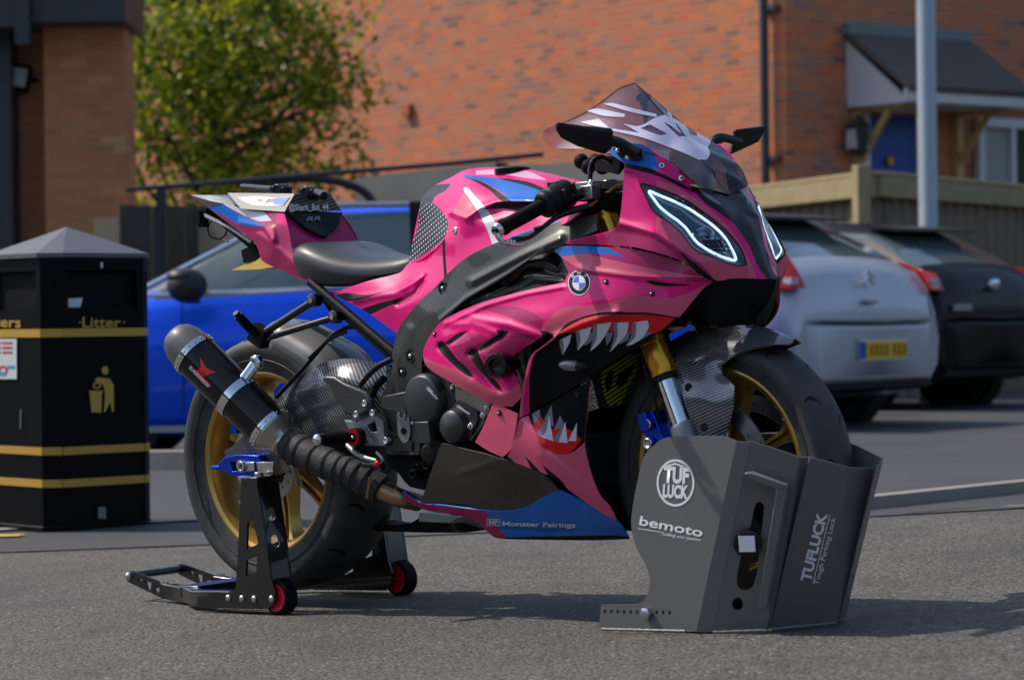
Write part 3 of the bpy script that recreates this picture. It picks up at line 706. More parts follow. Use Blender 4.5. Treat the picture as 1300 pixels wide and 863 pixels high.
# ---- lamp post
q = PW(1178.5, 300, Y=22.3); m = MB(); m.lathe((0, 0, 0), (0, 0, 1), [(0, 0), (0, .10), (1.0, .10), (1.05, .078), (6.5, .074), (6.5, 0)], 'galvanised', seg=24); pl = empty('lamp_post', (q.x, q.y, -.09), 0, 'grey galvanised lamp post rising behind the silver and black cars', 'lamp post'); m.build('column', pl)
m = MB(); m.tube([(0, 0, 6.4), (0, 0, 6.9), (0, -.5, 7.1), (0, -.9, 7.1)], .03, 'galvanised'); m.ball((0, -1.1, 7.1), (.12, .3, .07), 'galvanised'); m.build('lantern_head', pl)

# ---- tree
def tree():
    rnd = random.Random(3); c0 = PW(300, 30, Y=28.5); base = Vector((PW(278, 300, Y=28.5).x, 28.5, -.1))
    t = empty('leafy_tree', base, 0, 'broad green leafy tree between the brown brick building and the red brick house', 'tree')
    m = MB(); top = c0 - base; limbs = []
    m.tube([(0, 0, 0), (.05, 0, 1.0), (-.03, .03, 2.0), (.02, 0, top.z)], [.13, .10, .085, .05], 'dark timber', seg=10)
    for k in range(26):
        a = rnd.uniform(0, 6.28); z0 = rnd.uniform(1.3, 4.2); l = rnd.uniform(.8, 1.6); e = Vector((math.cos(a) * l, math.sin(a) * l, z0 + rnd.uniform(.2, 1.1)))
        m.tube([(0, 0, z0), Vector((e.x * .5, e.y * .5, z0 + .25)), e], [.045, .03, .012], 'dark timber', seg=6); limbs.append(e)
    m.build('trunk', t)
    mt, tt, b = new_mat('leaf'); tc = tt.nodes.new('ShaderNodeTexCoord').outputs['Object']; g_ = tt.nodes.new('ShaderNodeNewGeometry')
    rp = tt.nodes.new('ShaderNodeValToRGB'); e = rp.color_ramp.elements; e[0].color = (.04, .09, .008, 1); e[1].color = (.60, .58, .04, 1); e2 = e.new(.5); e2.color = (.18, .27, .018, 1)
    tt.links.new(g_.outputs['Random Per Island'], rp.inputs[0]); tt.links.new(rp.outputs[0], b.inputs['Base Color']); b.inputs['Roughness'].default_value = .45
    tr = tt.nodes.new('ShaderNodeBsdfTranslucent'); tt.links.new(rp.outputs[0], tr.inputs[0]); mx = tt.nodes.new('ShaderNodeMixShader'); mx.inputs[0].default_value = .45
    o = tt.nodes['Material Output']; tt.links.new(b.outputs[0], mx.inputs[1]); tt.links.new(tr.outputs[0], mx.inputs[2]); tt.links.new(mx.outputs[0], o.inputs[0])
    vs = []; fs = []
    clumps = []
    for k in range(150):
        u = Vector((rnd.gauss(0, 1), rnd.gauss(0, 1), rnd.gauss(0, 1))).normalized() * rnd.random() ** .45
        c = Vector((u.x * 1.35, u.y * 1.3, 3.2 + u.z * 1.75))
        if c.z < 2.0 and c.x > .3 and rnd.random() < .5: continue
        clumps.append((c, rnd.uniform(.18, .36)))
    for x, z in ((1.35, 3.35), (1.3, 2.7), (1.5, 3.1), (1.1, 2.2), (1.4, 2.35), (-1.1, 1.5), (-.9, 1.3), (-.4, 1.25), (.1, 1.45), (-1.3, 2.2), (.6, 1.6)): clumps.append((Vector((x, rnd.uniform(-.5, .5), z)), .24))
    for c, r_ in clumps:
        for k in range(int(90 * (r_ / .27) ** 2)):
            p = c + Vector((rnd.gauss(0, 1), rnd.gauss(0, 1), rnd.gauss(0, .8))) * r_ * .62
            s = rnd.uniform(.035, .065); n = Vector((rnd.gauss(0, .7), rnd.gauss(0, .7), rnd.gauss(.6, .6))).normalized(); a = n.orthogonal().normalized(); a = (Matrix.Rotation(rnd.uniform(0, 6.28), 3, n) @ a); q = n.cross(a)
            i = len(vs); vs += [p - a * s, p + q * s * .55 + n * s * .12, p + a * s * 1.1, p - q * s * .55 + n * s * .12]; fs.append((i, i + 1, i + 2, i + 3))
    mk('crown', vs, fs, 'leaf', t, smooth=False)
tree()

# ---- litter bin
def attach(root, *objs):
    bpy.context.view_layer.update(); inv = root.matrix_world.inverted()
    for o in objs: o.data.transform(inv); o.parent = root
th = R(42); ub = Vector((math.cos(th), math.sin(th), 0)); vb = Vector((-math.sin(th), math.cos(th), 0)); Vt = PW(63, 500, Y=10.0); Vt.z = 0
zg = ground_z(Vt.x, Vt.y) - .01; Sb = .47; ch = .055; z_top = PW(75, 322, Y=10).z
binr = empty('litter_bin', (Vt + ub * Sb / 2 + vb * Sb / 2) + Vector((0, 0, zg)), th, 'black four sided litter bin with gold stripes and a grey pointed lid', 'litter bin')
def bc(x, y, z): return Vector((Vt.x, Vt.y, 0)) + ub * x + vb * y + Vector((0, 0, z))
def oct_(e, z):  return [bc(x, y, z) for x, y in ((ch, -e), (Sb - ch, -e), (Sb + e, ch), (Sb + e, Sb - ch), (Sb - ch, Sb + e), (ch, Sb + e), (-e, Sb - ch), (-e, ch))]
def oloft(mb, levels, m):
    b = len(mb.v); rows = [oct_(e, z) for e, z in levels]; mb.grid(rows, m, close_v=True)
class WPl:
    def __init__(s, p, n): s.p = Vector(p); s.n = Vector(n)
    def __call__(s, P_, off=0.):
        out = []
        for q in np.asarray(P_, float).reshape(-1, 2):
            d = Matrix.Rotation(TAU, 3, 'Y') @ Vector(ray_ground_frame(q[0], q[1])); o = Vector((0, 0, H)); t_ = (s.p - o).dot(s.n) / d.dot(s.n); out.append(tuple(o + d * t_ + s.n * off))
        return np.array(out)
fR = WPl(bc(0, -.002, 0), -vb); fL = WPl(bc(-.002, 0, 0), -ub)
def rowz(row): return PW(100, row, Y=10.05).z
m = MB(); oloft(m, [(.004, zg), (.004, zg + .03), (0, zg + .034), (0, rowz(392)), ], 'bin black'); oloft(m, [(0, rowz(343)), (0, z_top)], 'bin black')
for x0_, x1_, y0_, y1_ in ((.0, .085, 0, Sb), (Sb - .085, Sb, 0, Sb)):
    pass
for (xa_, ya_) in ((0, 0), (Sb, 0), (0, Sb), (Sb, Sb)):
    sx = 1 if xa_ == 0 else -1; sy = 1 if ya_ == 0 else -1
    pts = [bc(xa_ + sx * ch, ya_, z) for z in (rowz(392), rowz(343))] + [bc(xa_ + sx * .085, ya_, z) for z in (rowz(392), rowz(343))] + [bc(xa_, ya_ + sy * ch, z) for z in (rowz(392), rowz(343))] + [bc(xa_, ya_ + sy * .085, z) for z in (rowz(392), rowz(343))]
    m.hull(pts, 'bin black')
ic = bc(Sb / 2, Sb / 2, (rowz(392) + rowz(343)) / 2); m.box(ic + Vector((0, 0, -.0)), (Sb - .05, Sb - .05, .14), 'matte black', rz=th)
body = m.build('body', smooth=False)
m = MB(); e_ = .012; rows = [oct_(e_, z_top - .012), oct_(e_, z_top + .004)]; m.grid(rows, 'bin lid', close_v=True); apex = bc(Sb / 2, Sb / 2, PW(75, 288, Y=10.3).z); rr_ = oct_(e_, z_top + .004)
b_ = len(m.v); m.add(rr_ + [apex], [(i, (i + 1) % 8, 8) for i in range(8)], 'bin lid'); m.add(oct_(e_, z_top - .012), [tuple(range(8))[::-1]], 'bin lid'); lid = m.build('lid', smooth=False)
st_ = []
for r0, r1 in ((417, 427.5), (567, 577), (608, 618)): m = MB(); z0_, z1_ = rowz(r1), rowz(r0); oloft(m, [(.001, z0_), (.003, z0_), (.003, z1_), (.001, z1_)], 'bin gold'); st_.append(m.build('stripe', smooth=False))
m = MB(); text_fit('Litter', fR, (104, 415.5), (153, 415.5), 13, 'bin gold', m, .003, bold=.015)
for p in ((101, 409), (157, 409)): poly_on(fR, ell(p[0], p[1], 1.2, 1.2, 8), 'bin gold', m, .003, False)
def zz_(pts): return [(x / 2.785, y / 2.785 + 380) for x, y in pts]
for pg_ in ([(345, 275), (385, 280), (400, 300), (401, 395), (395, 399), (388, 362), (378, 382), (371, 399), (366, 396), (370, 330), (362, 300), (335, 290), (335, 282)], [(314, 322), (363, 322), (358, 340), (357, 399), (322, 399)]): poly_on(fR, zz_(pg_), 'bin gold', m, .003, False)
poly_on(fR, [(x / 2.785, y / 2.785 + 380) for x, y in ell(370, 251, 12, 15, 16)], 'bin gold', m, .003, False)
poly_on(fR, [(x / 2.785, y / 2.785 + 380) for x, y in ell(341, 304, 15, 12, 16)], 'bin gold', m, .003, False, hole=[(x / 2.785, y / 2.785 + 380) for x, y in ell(341, 304, 9, 6, 12)])
lt2 = m.build('symbol', smooth=False, fix=False); attach(binr, lt2); m = MB(); text_fit('Litters', fL, (-27, 414), (27, 415.5), 13, 'bin gold', m, .003, bold=.015)
sg_ = m.build('lettering', smooth=False, fix=False)
m = MB(); poly_on(fL, [(-30, 430), (22, 430), (22, 481), (-30, 481)], 'sticker', m, .003, False); [poly_on(fL, [(a_, r_), (b__, r_), (b__, r_ + 2.6), (a_, r_ + 2.6)], 'sticker red', m, .004, False) for r_ in (434, 440, 446) for a_, b__ in ((-24, -12), (-10, 2), (4, 17))]
poly_on(fL, ell(5, 470, 6, 6), 'paint red', m, .004, False, hole=ell(5, 470, 3.5, 3.5)); poly_on(fL, [(10, 464), (20, 464), (20, 468), (10, 468)], 'sticker blue', m, .004, False); poly_on(fL, [(-2, 472), (9, 472), (8, 476), (0, 476)], 'sticker blue', m, .005, False); stk = m.build('sticker', smooth=False, fix=False)
m = MB(); m.hull([bc(.06, .02, rowz(390)), bc(.15, .02, rowz(390)), bc(.06, .02, rowz(379)), bc(.16, .02, rowz(378)), bc(.1, .06, rowz(385))], 'sticker'); lt = m.build('litter')
m = MB(); poly_on(fR, [(124, 643), (134, 643), (134, 658), (124, 658)], 'alloy grey', m, .003, False); lk2 = m.build('service_plate', smooth=False, fix=False); attach(binr, lk2); m = MB(); poly_on(fR, [(127, 333), (130, 333), (130, 340), (127, 340)], 'sticker', m, .003, False); lk = m.build('lock_plate', smooth=False, fix=False)
m = MB(); poly_on(fL, [(26, 520), (28, 519), (27, 545), (25.5, 543)], 'bin lid', m, .002, False); sc1 = m.build('scratch', smooth=False, fix=False)
m = MB()
for a_, b__ in (((79, 432), (79, 662)), ((183, 432), (183, 658))): poly_on(fR, [a_, (a_[0] + .8, a_[1]), (b__[0] + .8, b__[1]), b__], 'matte black', m, .0015, False)
sc2 = m.build('door_seam', smooth=False, fix=False)
attach(binr, sc1, sc2, *st_, body, lid, sg_, stk, lt, lk)

# ---- cars
def car(name, M, col, secs, label, glass_x, wheels, extra=None, group='cars parked behind the motorcycle', w_r=.32):
    r = empty(name, M=M, label=label, cat='car', group=group); m = MB(); wn = MB()
    rows = []
    for (x, wl_, zs, zb, wb, zr, wr) in secs:
        half = [(0, zs), (wl_ * .86, zs), (wl_ * .975, zs + .10), (wl_, (zs * .35 + zb * .65)), (wl_ * .985, zb - .13), (wb * .92, zb), (wr, zr - .05), (wr * .88, zr - .008), (wr * .45, zr + .012), (0, zr + .018)]
        rows.append([Vector((x, y, z)) for y, z in half] + [Vector((x, -y, z)) for y, z in half[-2:0:-1]])
    n = len(rows[0]); fs = {'b': [], 'g': []}; vs = [p for rr_ in rows for p in rr_]
    ws0, ws1, rw0, rw1, sg0, sg1 = glass_x
    for i in range(len(rows) - 1):
        for j in range(n):
            a = i * n + j; b = i * n + (j + 1) % n; f = (a, b, b + n, a + n); x_ = (secs[i][0] + secs[i + 1][0]) / 2
            side = j in (5, n - 6); topf = j in (6, 7, 8, n - 9, n - 8, n - 7)
            kind = 'b'
            if side and sg1 < x_ < sg0: kind = 'g'
            if topf and (ws1 < x_ < ws0 or rw1 < x_ < rw0): kind = 'g'
            fs[kind].append(f)
    for e in (0, len(rows) - 1): fs['b'].append(tuple(e * n + k for k in range(n)))
    m.add(vs, fs['b'], col); o = m.build('body', r, sharp=50)
    g_ = MB(); g_.add(vs, fs['g'], 'car glass'); go = g_.build('window', r, sharp=50)
    for (x, y) in wheels:
        k = MB(); s = 1 if y > 0 else -1
        k.lathe((x, y, w_r), (0, s, 0), [(-.20, .0), (-.20, w_r * .97), (-.17, w_r), (-.03, w_r), (0, w_r * .95), (0, w_r * .68)], 'tyre', seg=36); wo = k.build('wheel', r)
        k = MB(); k.lathe((x, y, w_r), (0, s, 0), [(-.01, w_r * .68), (.0, w_r * .66), (-.04, w_r * .60), (-.05, .06), (-.02, .05), (-.02, 0)], 'alloy grey', seg=36)
        for q in range(5):
            a = q * 1.2566; e = Vector((math.cos(a), 0, math.sin(a))); k.tube([Vector((x, y - .03 * s, w_r)) + e * .05, Vector((x, y - .01 * s, w_r)) + e * w_r * .64], .022, 'alloy grey', seg=6, smooth=False)
        k.build('rim', wo)
        k = MB(); k.lathe((x, y - .16 * s, w_r + .02), (0, s, 0), [(0, 0), (0, w_r * 1.16), (.168, w_r * 1.16), (.168, w_r * .3), (.10, 0)], 'underbody', seg=36); k.build('wheel_arch', r)
    return r, o, go
# blue hatchback, seen from its left side, facing left
bm_ = Matrix.Translation((-.95, 15.75, -.115)) @ Matrix.Rotation(math.pi, 4, 'Z')
secs = [(2.05, .55, .30, .52, .5, .54, .4), (1.98, .78, .22, .62, .72, .66, .55), (1.6, .86, .18, .78, .82, .84, .62), (1.22, .87, .17, .90, .84, .95, .66), (.98, .875, .17, .915, .85, 1.02, .70), (.55, .88, .17, .93, .855, 1.27, .66), (.28, .88, .17, .945, .855, 1.385, .62), (.0, .88, .17, .955, .855, 1.43, .60), (-.42, .88, .17, .97, .855, 1.44, .60), (-.50, .88, .17, .973, .855, 1.44, .60), (-1.0, .88, .17, .99, .855, 1.42, .60), (-1.45, .87, .18, 1.01, .84, 1.37, .58), (-1.8, .84, .22, 1.03, .80, 1.16, .60), (-2.0, .75, .28, .95, .70, .98, .6)]
bcr, bbody, bgl = car('blue_hatchback', bm_, 'car blue', secs, 'metallic blue hatchback parked side on behind the motorcycle seat', (1.25, .26, -1.4, -1.9, 1.0, -1.5), ((1.30, .80), (-1.32, .80), (1.30, -.80), (-1.32, -.80)))
m = MB(); m.box((.76, .91, .93), (.07, .14, .07), 'car trim'); m.ball((.78, .99, .99), (.11, .13, .095), 'car trim'); m.ball((.80, 1.0, 1.04), (.09, .11, .045), 'car trim'); m.build('door_mirror', bcr)
m = MB(); m.box((-.46, .87, 1.18), (.09, .02, .56), 'car trim', rot=Matrix.Rotation(.0, 3, 'Y') @ Matrix.Rotation(-.50, 3, 'X')); m.tube([(1.12, .865, .93), (.5, .872, 1.24), (.2, .70, 1.40), (-.4, .64, 1.425), (-1.1, .64, 1.40)], .018, 'chrome', seg=8); m.tube([(1.1, .87, .935), (.0, .88, .972), (-1.4, .86, 1.02)], .012, 'chrome', seg=8); m.build('window_trim', bcr)
m = MB(); m.box((-.50, .893, .86), (.16, .03, .03), 'car blue'); m.box((.35, .8915, .22), (1.9, .008, .035), 'galvanised'); m.build('door_handle', bcr)
m = MB(); m.tube([(.82, .889, .3), (.82, .889, .92)], .004, 'underbody', seg=4, smooth=False); m.tube([(-.46, .889, .3), (-.46, .889, .95)], .004, 'underbody', seg=4, smooth=False); m.build('door_gap', bcr)
# silver hatchback, rear to the right
def rear_car(name, corner_px, Y, ang_, zgr, col, label, secs, hw, plate=True, extra=''):
    c = PW(corner_px, 500, Y=Y); f = Vector((-math.cos(ang_), math.sin(ang_), 0)); l_ = Vector((-math.sin(ang_), -math.cos(ang_), 0))   # forward, left
    xr = min(s_[0] for s_ in secs); org = Vector((c.x, c.y, zgr)) - f * xr - l_ * hw
    M = Matrix(((f.x, l_.x, 0, org.x), (f.y, l_.y, 0, org.y), (0, 0, 1, org.z), (0, 0, 0, 1)))
    return car(name, M, col, secs, label, (1.2, .3, -1.28, -1.84, .9, -1.35), ((1.30, .82), (-1.28, .82), (1.30, -.82), (-1.28, -.82)))
secs2 = [(2.1, .55, .30, .52, .5, .54, .4), (2.0, .80, .22, .62, .72, .66, .55), (1.6, .87, .18, .80, .82, .86, .62), (1.15, .885, .17, .90, .84, .96, .68), (.6, .885, .17, .93, .855, 1.26, .66), (.2, .885, .17, .945, .855, 1.42, .63), (-.4, .885, .17, .96, .855, 1.47, .61), (-1.0, .885, .18, .97, .855, 1.44, .60), (-1.30, .88, .20, .98, .85, 1.39, .60), (-1.6, .875, .22, 1.04, .83, 1.25, .66), (-1.82, .865, .25, 1.07, .80, 1.12, .74), (-1.93, .85, .28, 1.04, .79, 1.06, .73), (-2.02, .83, .32, .93, .80, .95, .75), (-2.06, .81, .34, .76, .79, .77, .73), (-2.06, .80, .34, .66, .78, .67, .72)]
sr, sb_, sg2 = rear_car('silver_hatchback', 1004, 16.8, R(41), -.09, 'car silver', 'silver hatchback showing its large red tail lamp beside the motorcycle nose', secs2, .87)
def rear_details(r, silver):
    m = MB(); col = 'car silver' if silver else 'car black'
    m.hull([(-1.28, s * .56, 1.40) for s in (-1, 1)] + [(-1.28, s * .56, 1.43) for s in (-1, 1)] + [(-1.56, s * .52, 1.375) for s in (-1, 1)] + [(-1.56, s * .52, 1.395) for s in (-1, 1)], 'car trim'); m.build('spoiler', r)
    for s in (1, -1):
        m = MB()
        if silver and s > 0: m.hull([(-1.40, s * .78, 1.40), (-1.78, s * .73, 1.32), (-1.90, s * .72, 1.2), (-1.46, s * .80, 1.33), (-1.66, s * .885, 1.10), (-1.74, s * .90, .94), (-2.05, s * .845, .92), (-2.075, s * .70, .93), (-2.02, s * .72, 1.04), (-1.84, s * .75, 1.14), (-1.62, s * .73, 1.30)], 'tail lamp')
        else: m.hull([(-1.72, s * .83, 1.12), (-1.92, s * .84, 1.06), (-2.06, s * .83, .92), (-2.07, s * .72, .92), (-2.0, s * .72, 1.05), (-1.80, s * .90, .94)], 'tail lamp')
        o_ = m.build('tail_lamp', r, bevel=.01)
        m = MB(); m.box((-2.02, s * .80, .975), (.06, .08, .04), 'lamp white'); m.build('reversing_lens', o_)
    m = MB(); m.hull([(-1.98, s * .80, z) for s in (-1, 1) for z in (.30, .72)] + [(-2.12, s * .62, z) for s in (-1, 1) for z in (.36, .70)] + [(-2.14, 0, .69), (-2.13, 0, .38)] + [(-1.7, s * .89, z) for s in (-1, 1) for z in (.30, .72)], col); m.build('bumper', r, bevel=.02, sharp=60)
    m = MB(); m.hull([(-2.0, s * .78, z) for s in (-1, 1) for z in (.71, .74)] + [(-2.15, 0, .735), (-2.15, 0, .715)] + [(-2.135, s * .6, .73) for s in (-1, 1)], 'car trim' if not silver else 'galvanised'); m.build('bumper_trim', r)
    m = MB(); m.hull([(-1.5, s * .8, .2) for s in (-1, 1)] + [(-2.08, s * .7, .30) for s in (-1, 1)] + [(-2.06, s * .68, .37) for s in (-1, 1)] + [(-1.5, s * .8, .36) for s in (-1, 1)], 'underbody'); m.build('valance', r)
    m = MB()
    if silver: m.box((-2.145, -.02, .54), (.012, .54, .135), 'white trim'); m.box((-2.153, -.05, .54), (.010, .46, .105), 'plate yellow'); m.box((-2.153, .22, .54), (.010, .06, .105), 'plate blue'); pl_ = m.build('number_plate', r, smooth=False)
    m = MB()
    if silver:
        for k in range(7): m.box((-2.160, .13 - .058 * k - (.03 if k > 3 else 0), .54), (.003, .036, .07), 'brass')
        m.build('plate_characters', pl_, smooth=False)
    m = MB()
    if silver:
        for k in range(2): m.tube([(-2.05, .06, .955 + .04 * k), (-2.05, .0, 1.0 + .04 * k), (-2.05, -.06, .955 + .04 * k)], .011, 'chrome', seg=6, smooth=False)
        m.build('badge', r); m = MB(); m.ball((-2.08, 0, .85), (.03, .07, .022), 'car silver')
    else: m.ball((-2.05, 0, .97), (.02, .08, .045), 'chrome'); m.build('badge', r); m = MB(); m.box((-2.075, .5, .80), (.02, .24, .05), 'galvanised')
    m.build('tailgate_handle' if silver else 'name_plate', r)
    m = MB(); m.tube([(-1.80, 0, 1.06), (-1.75, -.25, 1.11), (-1.66, -.42, 1.17)], .012, 'car trim', seg=6); m.ball((-1.80, -.02, 1.07), (.06, .16, .03), 'car trim'); m.build('wiper', r)
rear_details(sr, True)
br_, bb_, bg_ = rear_car('black_hatchback', 1186, 20.0, R(41), -.085, 'car black', 'black hatchback parked at the right edge beyond the silver car', [tuple(v for v in s_) for s_ in secs2], .87)
rear_details(br_, False)

# ---- unseen dark ring, added to keep bright sky out of the reflections
g = MB(); rows = []; rnd = random.Random(5); N_ = 72; prof_h = [rnd.uniform(.8, 1.25) for _ in range(N_)]
mat('blocker green', (.035, .045, .02), .9, var=.6, vscale=.4)
for rr_, hh in ((58, -.6), (60, 6.5), (66, 9.0), (90, 11.0)):
    rows.append([Vector((rr_ * math.cos(2 * math.pi * k / N_), 12 + rr_ * math.sin(2 * math.pi * k / N_), hh * (prof_h[k] if hh > 0 else 1))) for k in range(N_)])
g.grid(rows, 'blocker green', close_v=True); tag(g.build('horizon_blocker'), kind='structure')
# ================================================================== THE MOTORCYCLE
bike = empty('motorcycle', M=BIKE_M, label='pink sports motorcycle with shark mouth graphics raised on a black paddock stand', cat='motorcycle')
REAR = Vector((0, 0, .362)); FRONT = Vector((1.422, 0, .328))

# ---------------------------------------------------------------- wheels
def wheel(c, rad, wid, rimw, nsp, disc_r, disc_y, front):
    o = MB(); h = wid / 2; rr = .218
    prof = []
    prof.append((-rimw / 2 + .004, rr)); prof.append((-rimw / 2 - .002, rr + .012))
    sw = [(-h * .86, rr + (rad - rr) * .30), (-h * .985, rr + (rad - rr) * .52), (-h, rr + (rad - rr) * .66)]
    prof += sw
    for k in range(1, 14):
        a = math.pi * k / 14; y = -h * math.cos(a); prof.append((y * 1.0, rad - (rad - rr) * .34 * (1 - math.sin(a) ** .82)))
    prof += [(-y, r_) for y, r_ in sw[::-1]] + [(rimw / 2 + .002, rr + .012), (rimw / 2 - .004, rr)]
    o.lathe(c, (0, 1, 0), prof, 'tyre', seg=96, caps=False)
    # sidewall lettering ridge rings
    for sgn in (-1, 1):
        o.lathe(c, (0, 1, 0), [(sgn * h * .935, rr + (rad - rr) * .37), (sgn * h * .975, rr + (rad - rr) * .385), (sgn * h * .95, rr + (rad - rr) * .40)], 'tyre', seg=96, caps=False)
    W_ = empty('front_wheel' if front else 'rear_wheel'); W_.parent = bike
    b = BVHTree.FromPolygons([Vector(v) for v in o.v], o.f)
    # tread cuts
    g = o; n = 13 if front else 15
    for i in range(n):
        for sg in (-1, 1):
            a0 = 2 * math.pi * (i + (0 if sg < 0 else .5)) / n; pts = []
            for s_ in range(9):
                t = s_ / 8; yy = sg * h * (.28 + .60 * t); a = a0 + .17 * t * (1.3 - t) + (.07 if sg > 0 else 0)
                dr = Vector((math.cos(a), 0, math.sin(a))); src = Vector(c) + Vector((0, yy, 0)) + dr * (rad + .05)
                hit = b.ray_cast(src, -dr)
                if hit[0] is not None: pts.append((hit[0] + dr * .0012, t))
            if len(pts) > 3:
                rows = []
                for j, (p, t) in enumerate(pts):
                    q = pts[min(j + 1, len(pts) - 1)][0] - pts[max(j - 1, 0)][0]; nn = (p - Vector(c)); side = q.cross(nn).normalized()
                    wd = .0040 * math.sin(math.pi * (.08 + .84 * t)); rows.append((p - side * wd, p + side * wd))
                g.grid(rows, 'ink')
    ty = o.build('tyre', W_, sharp=60)
    # rim
    r = MB(); w2 = rimw / 2
    outer = [(-w2, .229), (-w2 - .001, .2225), (-w2 + .004, .214), (-w2 + .016, .209), (-w2 * .45, .199), (w2 * .45, .199), (w2 - .016, .209), (w2 - .004, .214), (w2 + .001, .2225), (w2, .229)]
    inner = [(w2, .2245 + .004), (w2 - .008, .221), (w2 * .5, .207), (-w2 * .5, .207), (-w2 + .008, .221)]
    r.lathe(c, (0, 1, 0), outer + inner, 'gold wheel', seg=96, closed=True)
    hw = .030 if front else .045
    r.lathe(c, (0, 1, 0), [(-hw, .012), (-hw, .040), (-hw * .8, .046), (hw * .8, .046), (hw, .040), (hw, .012)], 'gold wheel', seg=40, closed=True)
    for i in range(nsp):
        a = 2 * math.pi * i / nsp + (-math.pi / 2 if not front else R(76)); e = Vector((math.cos(a), 0, math.sin(a))); q = Vector((-math.sin(a), 0, math.cos(a))); yv = Vector((0, 1, 0))
        def ring(rad_, wd, th, yo=0):
            p = Vector(c) + e * rad_ + yv * yo
            return [p + q * wd - yv * th, p + q * wd * .45 - yv * th, p + q * wd * .38 - yv * th * .35, p - q * wd * .38 - yv * th * .35, p - q * wd * .45 - yv * th, p - q * wd - yv * th,
                    p - q * wd + yv * th, p - q * wd * .45 + yv * th, p - q * wd * .38 + yv * th * .35, p + q * wd * .38 + yv * th * .35, p + q * wd * .45 + yv * th, p + q * wd + yv * th]
        rings = [ring(.036, .017, hw * .62), ring(.07, .0135, hw * .52), ring(.13, .0125, .017), ring(.175, .0145, .019), ring(.193, .023, .024), ring(.2035, .034, .03)]
        r.grid(rings, 'gold wheel', close_v=True)
    rim = r.build('rim', W_, sharp=32)
    # discs
    for sg in ((-1, 1) if front else (-1,)):
        d = MB(); y = sg * disc_y; n = 90; hol = []
        ri = disc_r - (.038 if front else .030)
        def P3(rad_, a, yy): return Vector(c) + Vector((rad_ * math.cos(a), yy, rad_ * math.sin(a)))
        outr = [P3(disc_r * (1 + (.0 if front else .035 * math.sin(8 * 2 * math.pi * k / n))), 2 * math.pi * k / n, y) for k in range(n)]
        holes = [[P3(ri, 2 * math.pi * k / n, y) for k in range(n)]]
        for j in range(30 if front else 24):
            aj = 2 * math.pi * j / (30 if front else 24); rj = ri + (.008, .019, .030)[j % 3] if front else ri + (.007, .017, .024)[j % 3]
            cj = P3(rj, aj, y); holes.append([cj + Vector((.0035 * math.cos(t), 0, .0035 * math.sin(t))) for t in [2 * math.pi * q / 8 for q in range(8)]])
        d.prism(outr, (0, .005 * sg, 0), 'disc steel', holes)
        di = d.build('brake_disc', W_, sharp=30)
        cr = MB()
        for j in range(6 if front else 5):
            a = 2 * math.pi * j / (6 if front else 5) + .3
            cr.tube([P3(.04, a, y * .75), P3(ri - .006, a + .25, y), P3(ri + .004, a + .27, y)], .005, 'matte black', seg=8, smooth=False)
        cr.lathe(c, (0, 1, 0), [(y * .72, .03), (y * .72, .055), (y * .85, .055), (y * .85, .03)], 'matte black', seg=30, closed=True)
        cr.build('disc_carrier', di)
    return W_
rw = wheel(REAR, .322, .19, .160, 7, .110, .078, False)
fw = wheel(FRONT, .297, .12, .098, 7, .160, .068, True)
ax = MB(); ax.lathe(REAR, (0, 1, 0), [(-.165, .008), (-.165, .013), (.165, .013), (.165, .008)], 'steel', seg=20, closed=True); ax.build('axle', bike)
ax = MB(); ax.lathe(FRONT, (0, 1, 0), [(-.13, .006), (-.13, .012), (.13, .012), (.13, .006)], 'steel', seg=20, closed=True); ax.build('axle', bike)

# ---------------------------------------------------------------- front fork, mudguard, brakes
for sg in (1, -1):
    f = MB(); A = PV(775, 285, -.105); B = PV(868, 545, -.105); A.y *= sg; B.y *= sg; ux = (B - A).normalized()
    def at(t): return A + ux * t
    L = (B - A).length
    fo = empty('front_fork'); fo.parent = bike
    f.lathe(at(-.03), ux, [(0, .0), (0, .026), (.03, .027), (.06, .0265), (L * .50, .0265), (L * .52, .030), (L * .65, .0305), (L * .655, .0275), (L * .665, .0275), (L * .67, .0300), (L * .76, .0295), (L * .77, .0285), (L * .80, .0285), (L * .805, .024), (L * .81, .0)], 'gold fork', seg=32)
    f.build('fork_tube', fo)
    f = MB(); f.lathe(at(L * .70), ux, [(0, .0), (0, .0225), (L * .33, .0225), (L * .33, 0)], 'chrome', seg=32)
    f.lathe(at(L * .74), ux, [(0, .0232), (0, .0275), (.012, .0275), (.014, .0232)], 'plastic black', seg=32, closed=True); f.build('stanchion', fo)
    f = MB(); bot = at(L * 1.0); end = Vector((FRONT.x - .01, -.105 * sg, FRONT.z - .02))
    f.tube([at(L * .975), bot, bot.lerp(end, .5), end], [.026, .028, .029, .03], 'alloy grey', seg=20)
    f.ball(end, (.034, .026, .036), 'alloy grey'); f.build('fork_foot', fo)
    c = MB(); q = PV(838, 546, -.105); q.y *= sg
    c.box(q + Vector((-.026, .025 * sg, -.004)), (.044, .045, .085), 'anodised blue', rot=Matrix.Rotation(-.4, 3, 'Y'))
    c.box(q + Vector((-.036, .0 * sg, .02)), (.026, .03, .04), 'anodised blue', rot=Matrix.Rotation(-.2, 3, 'Y'))
    for k in range(2): c.lathe(q + Vector((-.028, -.002 * sg, -.028 + .042 * k)), (0, -sg, 0), [(0, 0), (0, .013), (.012, .013), (.012, .008), (.008, .006), (.008, 0)], 'steel', seg=16)
    c.build('brake_caliper', bike, bevel=.004)
